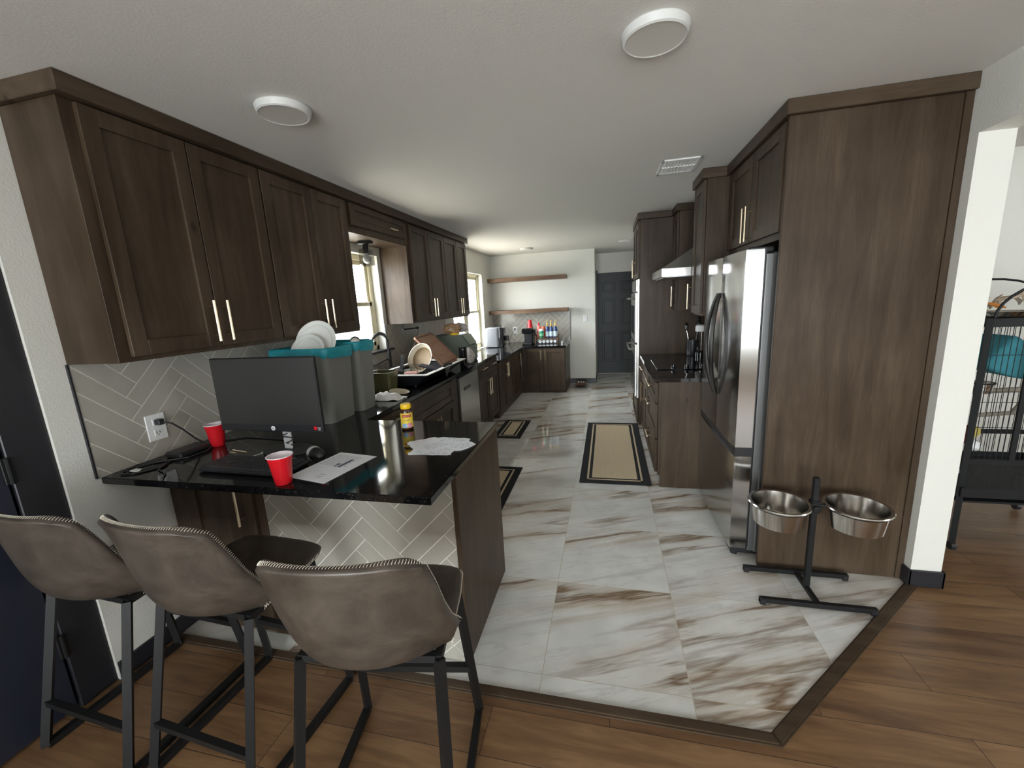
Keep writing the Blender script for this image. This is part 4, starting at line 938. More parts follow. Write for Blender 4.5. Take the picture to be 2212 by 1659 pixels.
bm = nb(); lathe(bm, [(0, -.06), (.026, -.058), (.033, -.05), (.033, .045), (.027, .056)], (0, 0, 0), 24); [setattr(v, 'co', Mx @ v.co) for v in bm.verts]; obj('can_body', bm, plain('green_can', (.06, .22, .14), .25, .7), t)
bm = nb(); lathe(bm, [(.027, .056), (.0285, .06), (.026, .058), (.022, .052), (0, .053)], (0, 0, 0), 24); box(bm, -.007, .007, -.004, .016, .053, .0555, .001); [setattr(v, 'co', Mx @ v.co) for v in bm.verts]; obj('can_end', bm, M_steel, t)
bm = nb(); rg = random.Random(11)
bmesh.ops.create_icosphere(bm, subdivisions=3, radius=1)
for v in bm.verts: k = 1+.16*rg.uniform(-1, 1); v.co = Vector((-1.72+v.co.x*.13*k, 2.37+v.co.y*.07*k, 1.295+v.co.z*.045*k))
tag(obj('rubbish_bag', bm, plain('dark_wrapper', (.05, .055, .055), .3, noise=.5), smooth=20), 'dark crumpled wrapper filling the far bin beside the can', 'rubbish')
bm = nb(); bmesh.ops.create_icosphere(bm, subdivisions=2, radius=1)
for v in bm.verts: k = 1+.25*rg.uniform(-1, 1); v.co = Vector((-1.86+v.co.x*.022*k, 2.14+v.co.y*.03*k, 1.335+v.co.z*.022*k))
tag(obj('crumpled_wrapper', bm, M_redl, smooth=20), 'small red crumpled wrapper beside the plates in the near bin', 'rubbish')
# olive tub
t = thing('storage_tub', 'olive translucent square tub behind the trash bins at the sink', 'tub', (-1.74, 2.87, CT))
bm = nb(); loft(bm, [rrect(-1.83, -1.655, 2.83, 2.96, .02, CT+.0005), rrect(-1.845, -1.64, 2.815, 2.975, .022, CT+.15)], cap=False); loft(bm, [rrect(-1.841, -1.644, 2.819, 2.971, .02, CT+.15), rrect(-1.826, -1.659, 2.834, 2.956, .02, CT+.006)], cap=False)
bm.faces.new([bm.verts.new(p) for p in rrect(-1.83, -1.655, 2.83, 2.96, .02, CT+.001)]); obj('tub', bm, M_olive, t)
bm = nb(); loft(bm, [rrect(-1.851, -1.634, 2.809, 2.981, .025, CT+.148), rrect(-1.853, -1.632, 2.807, 2.983, .025, CT+.158), rrect(-1.838, -1.647, 2.822, 2.968, .02, CT+.158), rrect(-1.838, -1.647, 2.822, 2.968, .02, CT+.148)], cap=False); obj('rim', bm, M_olive, t)
# cloth
bm = nb(); N = 26; rg = random.Random(4); V = []
for i in range(N):
    row = []
    for j in range(14):
        u, v = i/(N-1), j/13; x, y = -1.685+.235*u+.02*v, 2.575+.115*v-.02*math.sin(u*3)
        h = .048*math.sin(math.pi*v)**.6*math.sin(math.pi*min(1, u*1.05+.02))**.5+.005*math.sin(u*23+v*5)*math.sin(math.pi*v)+.006*math.sin(v*19+u*9)
        row.append(bm.verts.new((x, y+.003*math.sin(u*17), CT+.003+max(0, h))))
    V.append(row)
for i in range(N-1):
    for j in range(13): bm.faces.new((V[i][j], V[i+1][j], V[i+1][j+1], V[i][j+1]))
o = tag(obj('dish_cloth', bm, M_cloth, smooth=180), 'crumpled white dish cloth in front of the olive tub', 'cloth'); md = o.modifiers.new('thick', 'SOLIDIFY'); md.thickness = .003
bm = nb(); lathe(bm, [(0, 0), (.05, 0), (.075, .010), (.077, .012), (.05, .003), (0, .003)], (0, 0, 0), 32); Mx = Matrix.Translation((-1.555, 2.79, CT+.010)) @ Matrix.Rotation(R(10), 4, 'Y'); [setattr(v, 'co', Mx @ v.co) for v in bm.verts]
tag(obj('saucer', bm, M_bowl), 'small cream saucer tilted on the counter edge past the cloth', 'saucer')
# sink faucet
t = thing('kitchen_faucet', 'black spring-neck kitchen faucet arching over the sink', 'faucet', (-2.02, 3.12, CT)); FX = -1.99
bm = nb(); lathe(bm, [(0, 0), (.028, 0), (.028, .012), (.016, .02), (.016, .16), (0, .16)], (FX, 3.13, CT+.0005), 20); obj('base', bm, M_bm, t)
arcp = [Vector((FX+.02*math.sin(math.pi*k/20), 3.13+.165*(1-math.cos(math.pi*k/20)), 1.20+.145*math.sin(math.pi*k/20))) for k in range(21)]
bm = nb(); tube(bm, [(FX, 3.13, CT+.16), (FX, 3.13, 1.10)]+arcp+[arcp[-1]+Vector((0, .003, -.06))], .007, 8); obj('hose', bm, M_bm, t)
bm = nb(); coil = []; full = [Vector((FX, 3.13, 1.08))]+arcp[:16]
for k in range(len(full)-1):
    for s in range(14):
        f = s/14; p = full[k].lerp(full[k+1], f); d = (full[k+1]-full[k]).normalized(); a = 2*math.pi*(k*2.2+f*2.2); u = d.orthogonal().normalized(); w = d.cross(u); coil.append(p+(u*math.cos(a)+w*math.sin(a))*.0145)
tube(bm, coil, .0022, 5); obj('spring', bm, M_bm, t)
bm = nb(); e = arcp[-1]; lathe(bm, [(0, .03), (.012, .03), (.018, -.02), (.016, -.12), (.019, -.13), (0, -.13)], (e.x, e.y+.003, e.z-.05), 16); obj('spray_head', bm, M_bm, t)
bm = nb(); tube(bm, [(FX, 3.13, 1.07), (FX, 3.42, 1.10)], .006, 8); tube(bm, [(FX, 3.46+.02*math.cos(q), 1.10+.0*q) if 0 else (FX+.02*math.sin(q), 3.445+.02*math.cos(q), 1.10) for q in [2*math.pi*k/16 for k in range(16)]], .004, 6, True); obj('holder_arm', bm, M_bm, t)
# dish rack
t = thing('dish_rack', 'black dish drying tray with pale rim beside the sink', 'dish rack', (-1.66, 3.32, CT))
bm = nb(); loft(bm, [rrect(-1.83, -1.53, 3.04, 3.84, .02, CT+.012), rrect(-1.90, -1.405, 2.98, 3.92, .02, CT+.105)], cap=False); loft(bm, [rrect(-1.896, -1.409, 2.984, 3.916, .02, CT+.105), rrect(-1.826, -1.534, 3.044, 3.836, .02, CT+.018)], cap=False)
bm.faces.new([bm.verts.new(p) for p in rrect(-1.83, -1.53, 3.04, 3.84, .02, CT+.012)]); obj('tray', bm, M_bp, t)
bm = nb(); loft(bm, [rrect(-1.905, -1.400, 2.975, 3.925, .022, CT+.103), rrect(-1.907, -1.398, 2.973, 3.927, .022, CT+.110), rrect(-1.872, -1.433, 3.007, 3.893, .02, CT+.111), rrect(-1.865, -1.440, 3.014, 3.886, .02, CT+.095)], cap=False); obj('rim_cloth', bm, M_cloth, t)
bm = nb(); [lathe(bm, [(0, 0), (.012, 0), (.012, .014), (0, .014)], (x, y, CT+.0005), 12) for x in (-1.8, -1.56) for y in (3.08, 3.80)]; prism(bm, [(3.42, CT+.10), (3.56, CT+.10), (3.44, CT+.012)], lambda u, v, d: Vector((-1.425+d, u, v)), -.008, .0); obj('feet', bm, M_bp, t)
bm = nb(); tube(bm, [(-1.415, 3.36, CT+.118), (-1.40, 3.40, CT+.130), (-1.39, 3.48, CT+.127)], .013, 8); obj('handle', bm, M_bp, t)
bm = nb(); 
for k in range(9): y = 3.08+.06*k; tube(bm, [(-1.80, y, CT+.02), (-1.80, y, CT+.13), (-1.62, y, CT+.13), (-1.62, y, CT+.02)], .0022, 5)
obj('wire_rack', bm, M_bm, t)
# items in the rack
def put(name, label, cat, build, Mx, m, group=None):
    bm = nb(); build(bm); [setattr(v, 'co', Mx @ v.co) for v in bm.verts]; return tag(obj(name, bm, m), label, cat, group)
bt = thing('serving_bowl', 'cream enamel pan with browned inside leaning in the dish rack', 'bowl', (-1.66, 3.36, 1.02))
Mx = Matrix.Translation((-1.665, 3.42, 1.105)) @ Matrix.Rotation(R(-22), 4, 'Z') @ Matrix.Rotation(R(12), 4, 'Y') @ Matrix.Rotation(R(66), 4, 'X')
bm = nb(); lathe(bm, [(0, -.055), (.085, -.055), (.115, -.03), (.136, 0), (.139, .003), (.134, .002), (.112, -.026), (.098, -.040)], (0, 0, 0), 40); [setattr(v, 'co', Mx @ v.co) for v in bm.verts]; obj('bowl_shell', bm, M_bowl, bt)
bm = nb(); lathe(bm, [(.108, -.0290), (.0985, -.0390), (.083, -.0495), (0, -.0505)], (0, 0, 0), 40); [setattr(v, 'co', Mx @ v.co) for v in bm.verts]; obj('browned_inside', bm, M_stain, bt)
ct = thing('cutting_board', 'grooved reddish wooden cutting board leaning in the dish rack', 'cutting board', (-1.56, 3.75, 1.02))
e1 = Vector((.03, 1, .035)).normalized(); e3 = Vector((.7, -.05, .7)).normalized(); e2 = e3.cross(e1).normalized(); e3 = e1.cross(e2)
if e2.z < 0: e2 = -e2; e3 = -e3
if e3.x < 0: e3 = -e3
Mx = Matrix(((e1.x, e2.x, e3.x, -1.635), (e1.y, e2.y, e3.y, 3.755), (e1.z, e2.z, e3.z, 1.145), (0, 0, 0, 1)))
bm = nb(); loft(bm, [rrect(-.19, .19, -.20, .20, .03, z) for z in (-.010, -.008, .008, .010)]); [setattr(v, 'co', Mx @ v.co) for v in bm.verts]; obj('board', bm, M_board, ct)
bm = nb(); loft(bm, [rrect(-.172, .172, -.182, .182, .025, .0095), rrect(-.172, .172, -.182, .182, .025, .0108), rrect(-.163, .163, -.173, .173, .022, .0108), rrect(-.163, .163, -.173, .173, .022, .0095)], cap=False); [setattr(v, 'co', Mx @ v.co) for v in bm.verts]; obj('juice_groove', bm, M_boarddk, ct)
put('baking_tray', 'dark rectangular pan standing behind the cream pan in the rack', 'tray', lambda b: (box(b, -.16, .16, -.004, .004, 0, .20, .003), [box(b, *q, .002) for q in ((-.16, -.152, -.02, .004, 0, .20), (.152, .16, -.02, .004, 0, .2), (-.16, .16, -.02, .004, .192, .2))]), Matrix.Translation((-1.80, 3.28, CT+.03)) @ Matrix.Rotation(R(-62), 4, 'Z') @ Matrix.Rotation(R(-14), 4, 'X'), M_bp)
put('hot_pad', 'navy square pot holder lying on the front of the dish rack', 'pot holder', lambda b: box(b, -.075, .075, -.06, .06, 0, .012, .004), Matrix.Translation((-1.51, 3.25, CT+.128)) @ Matrix.Rotation(R(12), 4, 'Z') @ Matrix.Rotation(R(16), 4, 'Y'), M_navyp)
put('drinking_glass', 'clear drinking glass upside down in the dish rack', 'glass', lambda b: lathe(b, [(0, .11), (.026, .11), (.034, 0), (.032, 0), (.024, .107), (0, .107)], (0, 0, 0), 24), Matrix.Translation((-1.63, 3.10, CT+.03)), plain('smoky_glass', (.5, .52, .5), .1, Transmission_Weight=.7))
put('scrub_sponge', 'pink sponge on the near rim of the dish rack', 'sponge', lambda b: box(b, -.055, .055, -.03, .03, 0, .022, .007), Matrix.Translation((-1.57, 3.05, CT+.105)) @ Matrix.Rotation(R(8), 4, 'Z'), M_pink)
put('chrome_spoon', 'long steel skewer propped behind the wooden cutting board', 'skewer', lambda b: tube(b, [(0, 0, 0), (.02, -.26, -.22)], .005, 6), Matrix.Translation((-1.86, 3.86, 1.33)), M_steel)
t = thing('paper_towel_holder', 'black bar holder mounted under the wall cabinet above the dish rack', 'towel holder', (-2.0, 3.95, 1.405))
bm = nb(); tube(bm, [(-2.0, 3.80, 1.404), (-2.0, 3.80, 1.345)], .006, 8); tube(bm, [(-2.0, 3.79, 1.345), (-2.0, 4.12, 1.338)], .008, 8); lathe(bm, [(0, -.01), (.014, -.008), (.014, .008), (0, .01)], (-2.0, 4.125, 1.338), 12, Matrix.Rotation(R(90), 3, 'X')); obj('bar', bm, M_bm, t)
# sage tin with bread on top
t = thing('bread_bin', 'sage green metal bin with slanted lid beyond the dish rack', 'bread bin', (-1.70, 4.55, CT))
def hx(z0, z1): pass
pf = [(-1.94, CT+.0005), (-1.52, CT+.0005), (-1.52, CT+.19), (-1.60, CT+.31), (-1.94, CT+.31)]
bm = nb(); prism(bm, pf, lambda u, v, d: Vector((u, d, v)), 4.40, 4.68); bmesh.ops.bevel(bm, geom=bm.edges[:], offset=.008, segments=2, affect='EDGES'); obj('bin_body', bm, M_greend, t)
bm = nb(); prism(bm, [(-1.518, CT+.02), (-1.514, CT+.02), (-1.514, CT+.18), (-1.518, CT+.18)], lambda u, v, d: Vector((u, d, v)), 4.415, 4.665); d_ = obj('front_flap', bm, M_green, t)
bm = nb(); prism(bm, [(-1.518, CT+.195), (-1.592, CT+.305), (-1.587, CT+.309), (-1.513, CT+.199)], lambda u, v, d: Vector((u, d, v)), 4.415, 4.665); obj('slanted_lid', bm, M_green, t)
bm = nb(); lathe(bm, [(0, 0), (.008, 0), (.01, .012), (0, .016)], (-1.514, 4.54, CT+.15), 12, Matrix.Rotation(R(90), 3, 'Y')); obj('knob', bm, M_steel, d_)
def blob(name, label, cat, c, s, m, seed, wob=.18, grp=None):
    bm = nb(); bmesh.ops.create_icosphere(bm, subdivisions=3, radius=1); q = random.Random(seed); ph = [q.uniform(0, 6) for _ in range(6)]
    for v in bm.verts:
        p = v.co.copy(); k = 1+wob*(math.sin(p.x*6+ph[0])*math.sin(p.y*5+ph[1])*.6+.4*math.sin(p.z*9+ph[2]+p.x*4))+q.uniform(-.05, .05)*wob*3
        v.co = Vector((c[0]+p.x*s[0]*k, c[1]+p.y*s[1]*k, c[2]+max(p.z, -.75)*s[2]*k))
    return tag(obj(name, bm, m, smooth=30), label, cat, grp)
blob('bread_bag', 'bag of bread with yellow wrapper end on top of the sage bin, nearer', 'bread', (-1.74, 4.47, CT+.375), (.11, .06, .065), M_bread, 1)
blob('bread_bag', 'clear bag of rolls on top of the sage bin, toward the window', 'bread', (-1.69, 4.61, CT+.375), (.09, .055, .06), M_bag, 2)
blob('bag_clip', 'yellow bag end hanging over the edge of the sage bin', 'bag end', (-1.70, 4.43, CT+.318), (.05, .02, .02), M_yel, 3)
put('tumbler', 'tall black tumbler standing at the counter edge before the window', 'tumbler', lambda b: lathe(b, [(0, 0), (.036, 0), (.038, .004), (.043, .18), (.043, .21), (.040, .215), (0, .215)], (0, 0, 0), 28), Matrix.Translation((-1.465, 4.02, CT+.0005)), M_bpg)
blob('snack_bag', 'brown and clear snack bag slumped on the counter behind the black tumbler', 'bag', (-1.50, 4.285, CT+.08), (.065, .08, .095), M_bag, 7)

# ------------------------------------------------------------------ coffee corner
C2 = .8045
t = thing('air_fryer', 'grey air fryer with black glossy front in the far counter corner', 'air fryer', (-1.90, 6.93, C2))
bm = nb(); loft(bm, [rrect(-2.06, -1.80, 6.78, 7.08, .06, C2+z) for z in (.012, .02, .30, .322, .33)][:4]+[rrect(-2.045, -1.81, 6.795, 7.065, .055, C2+.335)]); obj('body', bm, M_grey, t)
bm = nb(); loft(bm, [rrect(-1.84, -1.735, 6.80, 7.06, .04, C2+z) for z in (.012, .03, .315, .328)]); fr = obj('front_panel', bm, M_bpg, t)
bm = nb(); box(bm, -1.735, -1.66, 6.91, 6.95, C2+.10, C2+.19, .012); obj('basket_handle', bm, M_bp, fr)
bm = nb(); box(bm, -1.736, -1.728, 6.86, 7.0, C2+.205, C2+.235, .003); obj('trim_bar', bm, M_steel, fr)
bm = nb(); [lathe(bm, [(0, 0), (.014, 0), (.014, .013), (0, .013)], (x, y, C2+.0005), 10) for x in (-2.02, -1.79) for y in (6.83, 7.03)]; obj('feet', bm, M_bp, t)
bm = nb(); tube(bm, [(-2.05, 6.80, C2+.22), (-2.085, 6.78, C2+.18), (-2.095, 6.77, C2+.11), (-2.07, 6.75, C2+.05), (-2.06, 6.70, C2+.006), (-2.05, 6.66, C2+.006)], .004, 6); obj('cord', bm, M_grey, t)
t = thing('coffee_maker', 'black single-serve coffee maker by the back tile', 'coffee maker', (-1.385, 7.25, C2))
bm = nb(); box(bm, -1.465, -1.30, 7.08, 7.38, C2+.0005, C2+.03, .008); box(bm, -1.455, -1.31, 7.24, 7.38, C2+.02, C2+.22, .012); obj('body', bm, M_bp, t)
bm = nb(); box(bm, -1.475, -1.295, 7.10, 7.38, C2+.195, C2+.285, .018); obj('brew_head', bm, M_bpg, t)
bm = nb(); box(bm, -1.29, -1.25, 7.2, 7.37, C2+.0005, C2+.26, .012); obj('water_tank', bm, plain('smoke_tank', (.03, .03, .035), .15), t)
for k in range(3): cup(('uppermost red party cup of the stack on the coffee maker', 'middle red party cup of the stack on the coffee maker', 'lowest red party cup of the stack on the coffee maker')[k], -1.345, 7.26, C2+.2855+.012*(2-k), True, 'red party cups stacked on the coffee maker')
t = thing('coffee_rack', 'small wooden two-tier rack holding syrups and coffee pods', 'rack', (-1.04, 7.25, C2))
for x in (-1.245, -.845):
    bm = nb(); box(bm, x-.006, x+.006, 7.17, 7.37, C2+.0005, C2+.155, .002); obj('side_panel', bm, M_shelf, t)
bm = nb(); box(bm, -1.239, -.851, 7.17, 7.37, C2+.088, C2+.098, .002); obj('shelf_board', bm, M_shelf, t)
bm = nb(); box(bm, -1.239, -.851, 7.172, 7.368, C2+.001, C2+.012, .002); obj('bottom_board', bm, M_bp, t)
bm = nb(); tube(bm, [(-1.245, 7.172, C2+.125), (-.845, 7.172, C2+.125)], .004, 6); obj('guard_rail', bm, M_shelf, t)
def bottle(label, x, y, z):
    t = thing('syrup_bottle', label, 'bottle', (x, y, z), 'coffee syrup bottles in the rack')
    bm = nb(); lathe(bm, [(0, 0), (.032, 0), (.035, .004), (.035, .15), (.028, .18), (.014, .205), (.013, .26), (.015, .262), (.015, .27), (0, .27)], (x, y, z), 24); obj('glass', bm, M_syr, t)
    bm = nb(); lathe(bm, [(.0352, .03), (.0356, .03), (.0356, .115), (.0352, .115)], (x, y, z), 24); obj('label_wrap', bm, M_syrl, t)
    bm = nb(); lathe(bm, [(.0145, .20), (.017, .21), (.017, .265), (.008, .27), (.007, .31), (0, .31)], (x, y, z), 16); tube(bm, [(x, y, z+.305), (x+.012, y-.03, z+.312), (x+.016, y-.05, z+.295)], .006, 6); obj('pump', bm, M_gold, t)
for lb, x in (('syrup bottle with gold pump nearest the green cup', -1.035), ('middle of the three syrup bottles with gold pumps', -.967), ('syrup bottle with gold pump at the tile end of the rack', -.892)): bottle(lb, x, 7.25, C2+.0985)
t = thing('drink_cup', 'green paper coffee cup with white lid on the wooden rack', 'cup', (-1.125, 7.22, C2+.0985)); z = C2+.0985
bm = nb(); lathe(bm, [(0, 0), (.033, 0), (.046, .13), (.044, .13), (0, .128)], (-1.135, 7.21, z), 24); obj('cup_body', bm, M_grn, t)
bm = nb(); lathe(bm, [(.047, .128), (.049, .134), (.046, .15), (.03, .165), (0, .168)], (-1.135, 7.21, z), 24); obj('lid', bm, M_cupin, t)
bm = nb(); lathe(bm, [(.0395, .045), (.0445, .085), (.0449, .085), (.0399, .045)], (-1.135, 7.21, z), 24); obj('sleeve', bm, plain('pale_green_print', (.3, .6, .4), .5), t)
t = thing('creamer_bottle', 'red creamer bottle with slim cap behind the green cup', 'bottle', (-1.205, 7.30, z))
bm = nb(); lathe(bm, [(0, 0), (.036, 0), (.038, .01), (.038, .19), (.022, .22), (0, .222)], (-1.195, 7.30, z), 20); obj('bottle_body', bm, plain('salmon_pack', (.75, .2, .16), .4), t)
bm = nb(); lathe(bm, [(.018, .22), (.016, .25), (.008, .275), (0, .277)], (-1.195, 7.30, z), 16); obj('cap', bm, M_red, t)
put('creamer_canister', 'orange canister beside the red creamer bottle in the rack', 'canister', lambda b: lathe(b, [(0, 0), (.034, 0), (.034, .19), (.03, .20), (0, .20)], (0, 0, 0), 20), Matrix.Translation((-1.115, 7.31, z)), M_orange)
put('cocoa_canister', 'dark red canister behind the nearest syrup bottle in the rack', 'canister', lambda b: lathe(b, [(0, 0), (.034, 0), (.034, .175), (.03, .19), (0, .19)], (0, 0, 0), 20), Matrix.Translation((-1.04, 7.325, z)), M_redl)
podm = plain('pod_foil', (.75, .78, .82), .3, .3)
pod = None
for k in range(5):
    x = -1.165+k*.066; loc = (x, 7.20, C2+.0125)
    lb = 'coffee pod on the lower tier of the wooden rack, '+('nearest the coffee maker', 'second from the coffee maker', 'in the middle', 'second from the tile end', 'nearest the tile end')[k]
    if not pod:
        pod = thing('coffee_pod', lb, 'coffee pod', loc, 'coffee pods in the rack', local=True)
        M90 = Matrix.Rotation(R(90), 3, 'X'); bm = nb(); lathe(bm, [(0, -.04), (.018, -.04), (.024, 0), (0, 0)], (0, 0, .026), 20, M90); obj('pod_body', bm, M_white, pod)
        bm = nb(); lathe(bm, [(0, 0), (.0255, 0), (.0255, .002), (0, .0025)], (0, 0, .026), 20, M90); obj('foil_lid', bm, podm, pod)
    else: dup(pod, loc, 0, lb, 'coffee pods in the rack')
put('jar_lid', 'small steel canister at the right end of the coffee counter', 'canister', lambda b: lathe(b, [(0, 0), (.025, 0), (.025, .035), (.012, .04), (.012, .055), (0, .055)], (0, 0, 0), 16), Matrix.Translation((-.775, 7.22, C2+.0005)), M_steel)
t = thing('appliance_cord', 'black cord from the back tile outlet down to the counter', 'cord', (-1.71, 7.64, 1.03))
bm = nb(); box(bm, -1.722, -1.698, 7.615, 7.646, 1.04, 1.068, .003); obj('plug', bm, M_bp, t)
bm = nb(); tube(bm, [(-1.71, 7.615, 1.054), (-1.72, 7.59, 1.03), (-1.76, 7.57, .95), (-1.78, 7.5, .87), (-1.79, 7.45, C2+.006), (-1.75, 7.4, C2+.006)], .004, 6); obj('cord', bm, M_bp, t)
for lb, z0, x1, y0 in (('upper floating wooden shelf on the back wall', 1.918, -.70, 7.37), ('lower floating wooden shelf just above the back tile', 1.346, -.685, 7.37)):
    bm = nb(); box(bm, XL+.001, x1, y0, 7.662, z0, z0+.068, .003); tag(obj('wall_shelf', bm, M_shelf), lb, 'shelf', 'floating shelves on the back wall')
# step scale on the floor
t = thing('foot_rest', 'small brown wooden foot massager on a dark mat by the back wall', 'foot massager', (-.49, 7.35, 0))
bm = nb(); box(bm, -.60, -.35, 7.16, 7.52, .0005, .006, .002); obj('mat_base', bm, M_grey, t)
bm = nb(); box(bm, -.555, -.385, 7.25, 7.49, .03, .075, .006); box(bm, -.55, -.53, 7.26, 7.48, .006, .03); box(bm, -.41, -.39, 7.26, 7.48, .006, .03); obj('block', bm, M_boarddk, t)
bm = nb(); [lathe(bm, [(0, 0), (.014, 0), (.012, .008), (0, .01)], (x, y, .075), 10) for x in (-.515, -.47, -.425) for y in (7.33, 7.41)]; obj('rollers', bm, M_white, t)

# ------------------------------------------------------------------ ceiling fittings
def clight(label, x, y, r=.105):
    t = thing('ceiling_light', label, 'ceiling light', (x, y, ZC), 'round flush ceiling lights')
    bm = nb(); lathe(bm, [(0, 0), (r, 0), (r+.003, -.004), (r-.002, -.026), (r-.008, -.030), (r-.012, -.028)], (x, y, ZC-.0005), 64); obj('ring', bm, M_ring, t)
    bm = nb(); lathe(bm, [(r-.012, -.028), (r-.02, -.0275), (0, -.0275)], (x, y, ZC-.0005), 64); obj('diffuser', bm, plain('unlit_diffuser', (.62, .60, .55), .5), t)
clight('round flush ceiling light nearest the left wall cabinets', -1.318, 1.66); clight('round flush ceiling light in front of the tall panel, largest in view', .158, 1.615)
clight('small far round ceiling light near the floating shelves', -1.285, 6.885); clight('small far round ceiling light beside the oven tower', .28, 6.915)
t = thing('ceiling_vent', 'white slatted air vent in the ceiling near the refrigerator', 'vent', (.46, 3.2, ZC))
bm = nb(); VX0, VX1, VY0, VY1 = .345, .60, 3.03, 3.345
for q in ((VX0, VX1, VY0, VY0+.022), (VX0, VX1, VY1-.022, VY1), (VX0, VX0+.022, VY0, VY1), (VX1-.022, VX1, VY0, VY1)): box(bm, q[0], q[1], q[2], q[3], ZC-.010, ZC-.0005, .003)
obj('frame', bm, M_white, t)
bm = nb()
for k in range(11):
    x = VX0+.03+k*(VX1-VX0-.06)/10
    prism(bm, [(x-.008, ZC-.002), (x-.006, ZC-.001), (x+.008, ZC-.011), (x+.006, ZC-.012)], lambda u, v, d: Vector((u, d, v)), VY0+.02, VY1-.02)
box(bm, VX0+.02, VX1-.02, (VY0+VY1)/2-.008, (VY0+VY1)/2+.008, ZC-.012, ZC-.002); obj('louvers', bm, M_white, t)
bm = nb(); box(bm, VX0+.015, VX1-.015, VY0+.015, VY1-.015, ZC-.0012, ZC-.0004); obj('duct_backing', bm, plain('duct_grey', (.12, .12, .12), .8), t)
t = thing('flush_lamp', 'black flush lamp with clear glass cylinder above the sink window', 'lamp', (-1.995, 3.275, 2.125)); c = (-1.995, 3.275, 2.1245)
bm = nb(); lathe(bm, [(0, 0), (.065, 0), (.065, -.02), (.03, -.022), (.022, -.024), (.022, -.065), (0, -.065)], c, 32); obj('canopy', bm, M_bm, t)
bm = nb(); lathe(bm, [(.02, -.06), (.062, -.062), (.062, -.20), (.0595, -.20), (.0595, -.0645), (.02, -.0625)], c, 40); obj('glass_shade', bm, M_shade, t)
bm = nb(); lathe(bm, [(0, -.06), (.018, -.062), (.018, -.095), (0, -.095)], c, 20); obj('socket', bm, M_bm, t)
bm = nb(); lathe(bm, [(.013, -.095), (.016, -.105), (.030, -.13), (.032, -.145), (.026, -.168), (.012, -.178), (0, -.18)], c, 24); obj('bulb', bm, M_white, t)
# suction cups on the sink window
bm = nb(); lathe(bm, [(0, 0), (.02, 0), (.012, .012), (0, .014)], (XL-.09, 3.42, 1.25), 14, Matrix.Rotation(R(90), 3, 'Y')); lathe(bm, [(0, 0), (.02, 0), (.012, .012), (0, .014)], (XL-.09, 3.42, 1.205), 14, Matrix.Rotation(R(90), 3, 'Y')); box(bm, XL-.088, XL-.07, 3.40, 3.44, 1.19, 1.265, .004)
tag(obj('sponge_holder', bm, M_blue), 'small pale blue holder stuck to the sink window', 'holder')

# ------------------------------------------------------------------ bird cage in the living room
CX0, CX1, CY0, CY1 = 1.962, 2.70, 2.68, 3.25
t = thing('bird_cage', 'black iron bird cage on casters beyond the white column', 'bird cage', ((CX0+CX1)/2, (CY0+CY1)/2, 0))
for x in (CX0, CX1):
    for y in (CY0, CY1):
        bm = nb(); tube(bm, [(x, y, .05), (x, y, 1.345)], .0125, square=True); l = obj('post', bm, M_cage, t)
        bm = nb(); lathe(bm, [(0, -.012), (.024, -.012), (.026, 0), (.024, .012), (0, .012)], (x, y, .0265), 16, Matrix.Rotation(R(90), 3, 'Y')); tube(bm, [(x, y, .03), (x, y, .06)], .008, 6); obj('caster', bm, M_bp, l)
for nm, z0, z1, e in (('seed_tray', .345, .40, .02), ('top_band', 1.30, 1.345, .0), ('mid_band', .535, .565, .0)):
    bm = nb()
    for q in ((CX0-e, CX1+e, CY0-e-.012, CY0-e), (CX0-e, CX1+e, CY1+e, CY1+e+.012), (CX0-e-.012, CX0-e, CY0-e, CY1+e), (CX1+e, CX1+e+.012, CY0-e, CY1+e)): box(bm, *q, z0, z1, .002)
    if nm == 'seed_tray': box(bm, CX0, CX1, CY0, CY1, .36, .366)
    obj(nm, bm, M_cage, t)
bm = nb(); box(bm, CX0, CX1, CY0, CY1, .30, .312, .002); [tube(bm, [(CX0, CY0+q, .31), (CX1, CY0+q, .31)], .004, 5) for q in (.1, .2, .3, .4, .5)]; obj('lower_shelf', bm, M_cage, t)
def bars(nm, pts):
    bm = nb(); [tube(bm, p, .0018, 5) for p in pts]; obj(nm, bm, M_cage, t, 60)
n = 28
bars('front_bars', [[(CX0+(CX1-CX0)*k/n, CY0, .40), (CX0+(CX1-CX0)*k/n, CY0, 1.31)] for k in range(1, n)]+[[(CX0, CY0, z), (CX1, CY0, z)] for z in (.48, .75, .95, 1.15)])
for xs in (CX0, CX1): bars('side_bars', [[(x, CY0+(CY1-CY0)*k/22, .40), (x, CY0+(CY1-CY0)*k/22, 1.31)] for x in (xs,) for k in range(1, 22)]+[[(x, CY0, z), (x, CY1, z)] for x in (xs,) for z in (.75, .95, 1.15)])
bars('back_bars', [[(CX0+(CX1-CX0)*k/n, CY1, .40), (CX0+(CX1-CX0)*k/n, CY1, 1.31)] for k in range(1, n)]+[[(CX0, CY1, z), (CX1, CY1, z)] for z in (.75, .95, 1.15)])
bars('roof_bars', [[(CX0+(CX1-CX0)*k/n, CY0, 1.335), (CX0+(CX1-CX0)*k/n, CY1, 1.335)] for k in range(1, n)])
bm = nb(); box(bm, 2.145, 2.17, CY0-.012, CY0+.004, .56, 1.30, .002); box(bm, 2.50, 2.525, CY0-.012, CY0+.004, .56, 1.30, .002); box(bm, 2.145, 2.525, CY0-.012, CY0+.004, 1.27, 1.30, .002); obj('door_frame', bm, M_cage, t)
for y in (CY0+.02, CY1-.02): bm = nb(); tube(bm, [(CX0+.37-.34*math.cos(math.pi*k/16), y, 1.345+.20*math.sin(math.pi*k/16)) for k in range(17)], .007, 6); obj('play_arch', bm, M_cage, t)
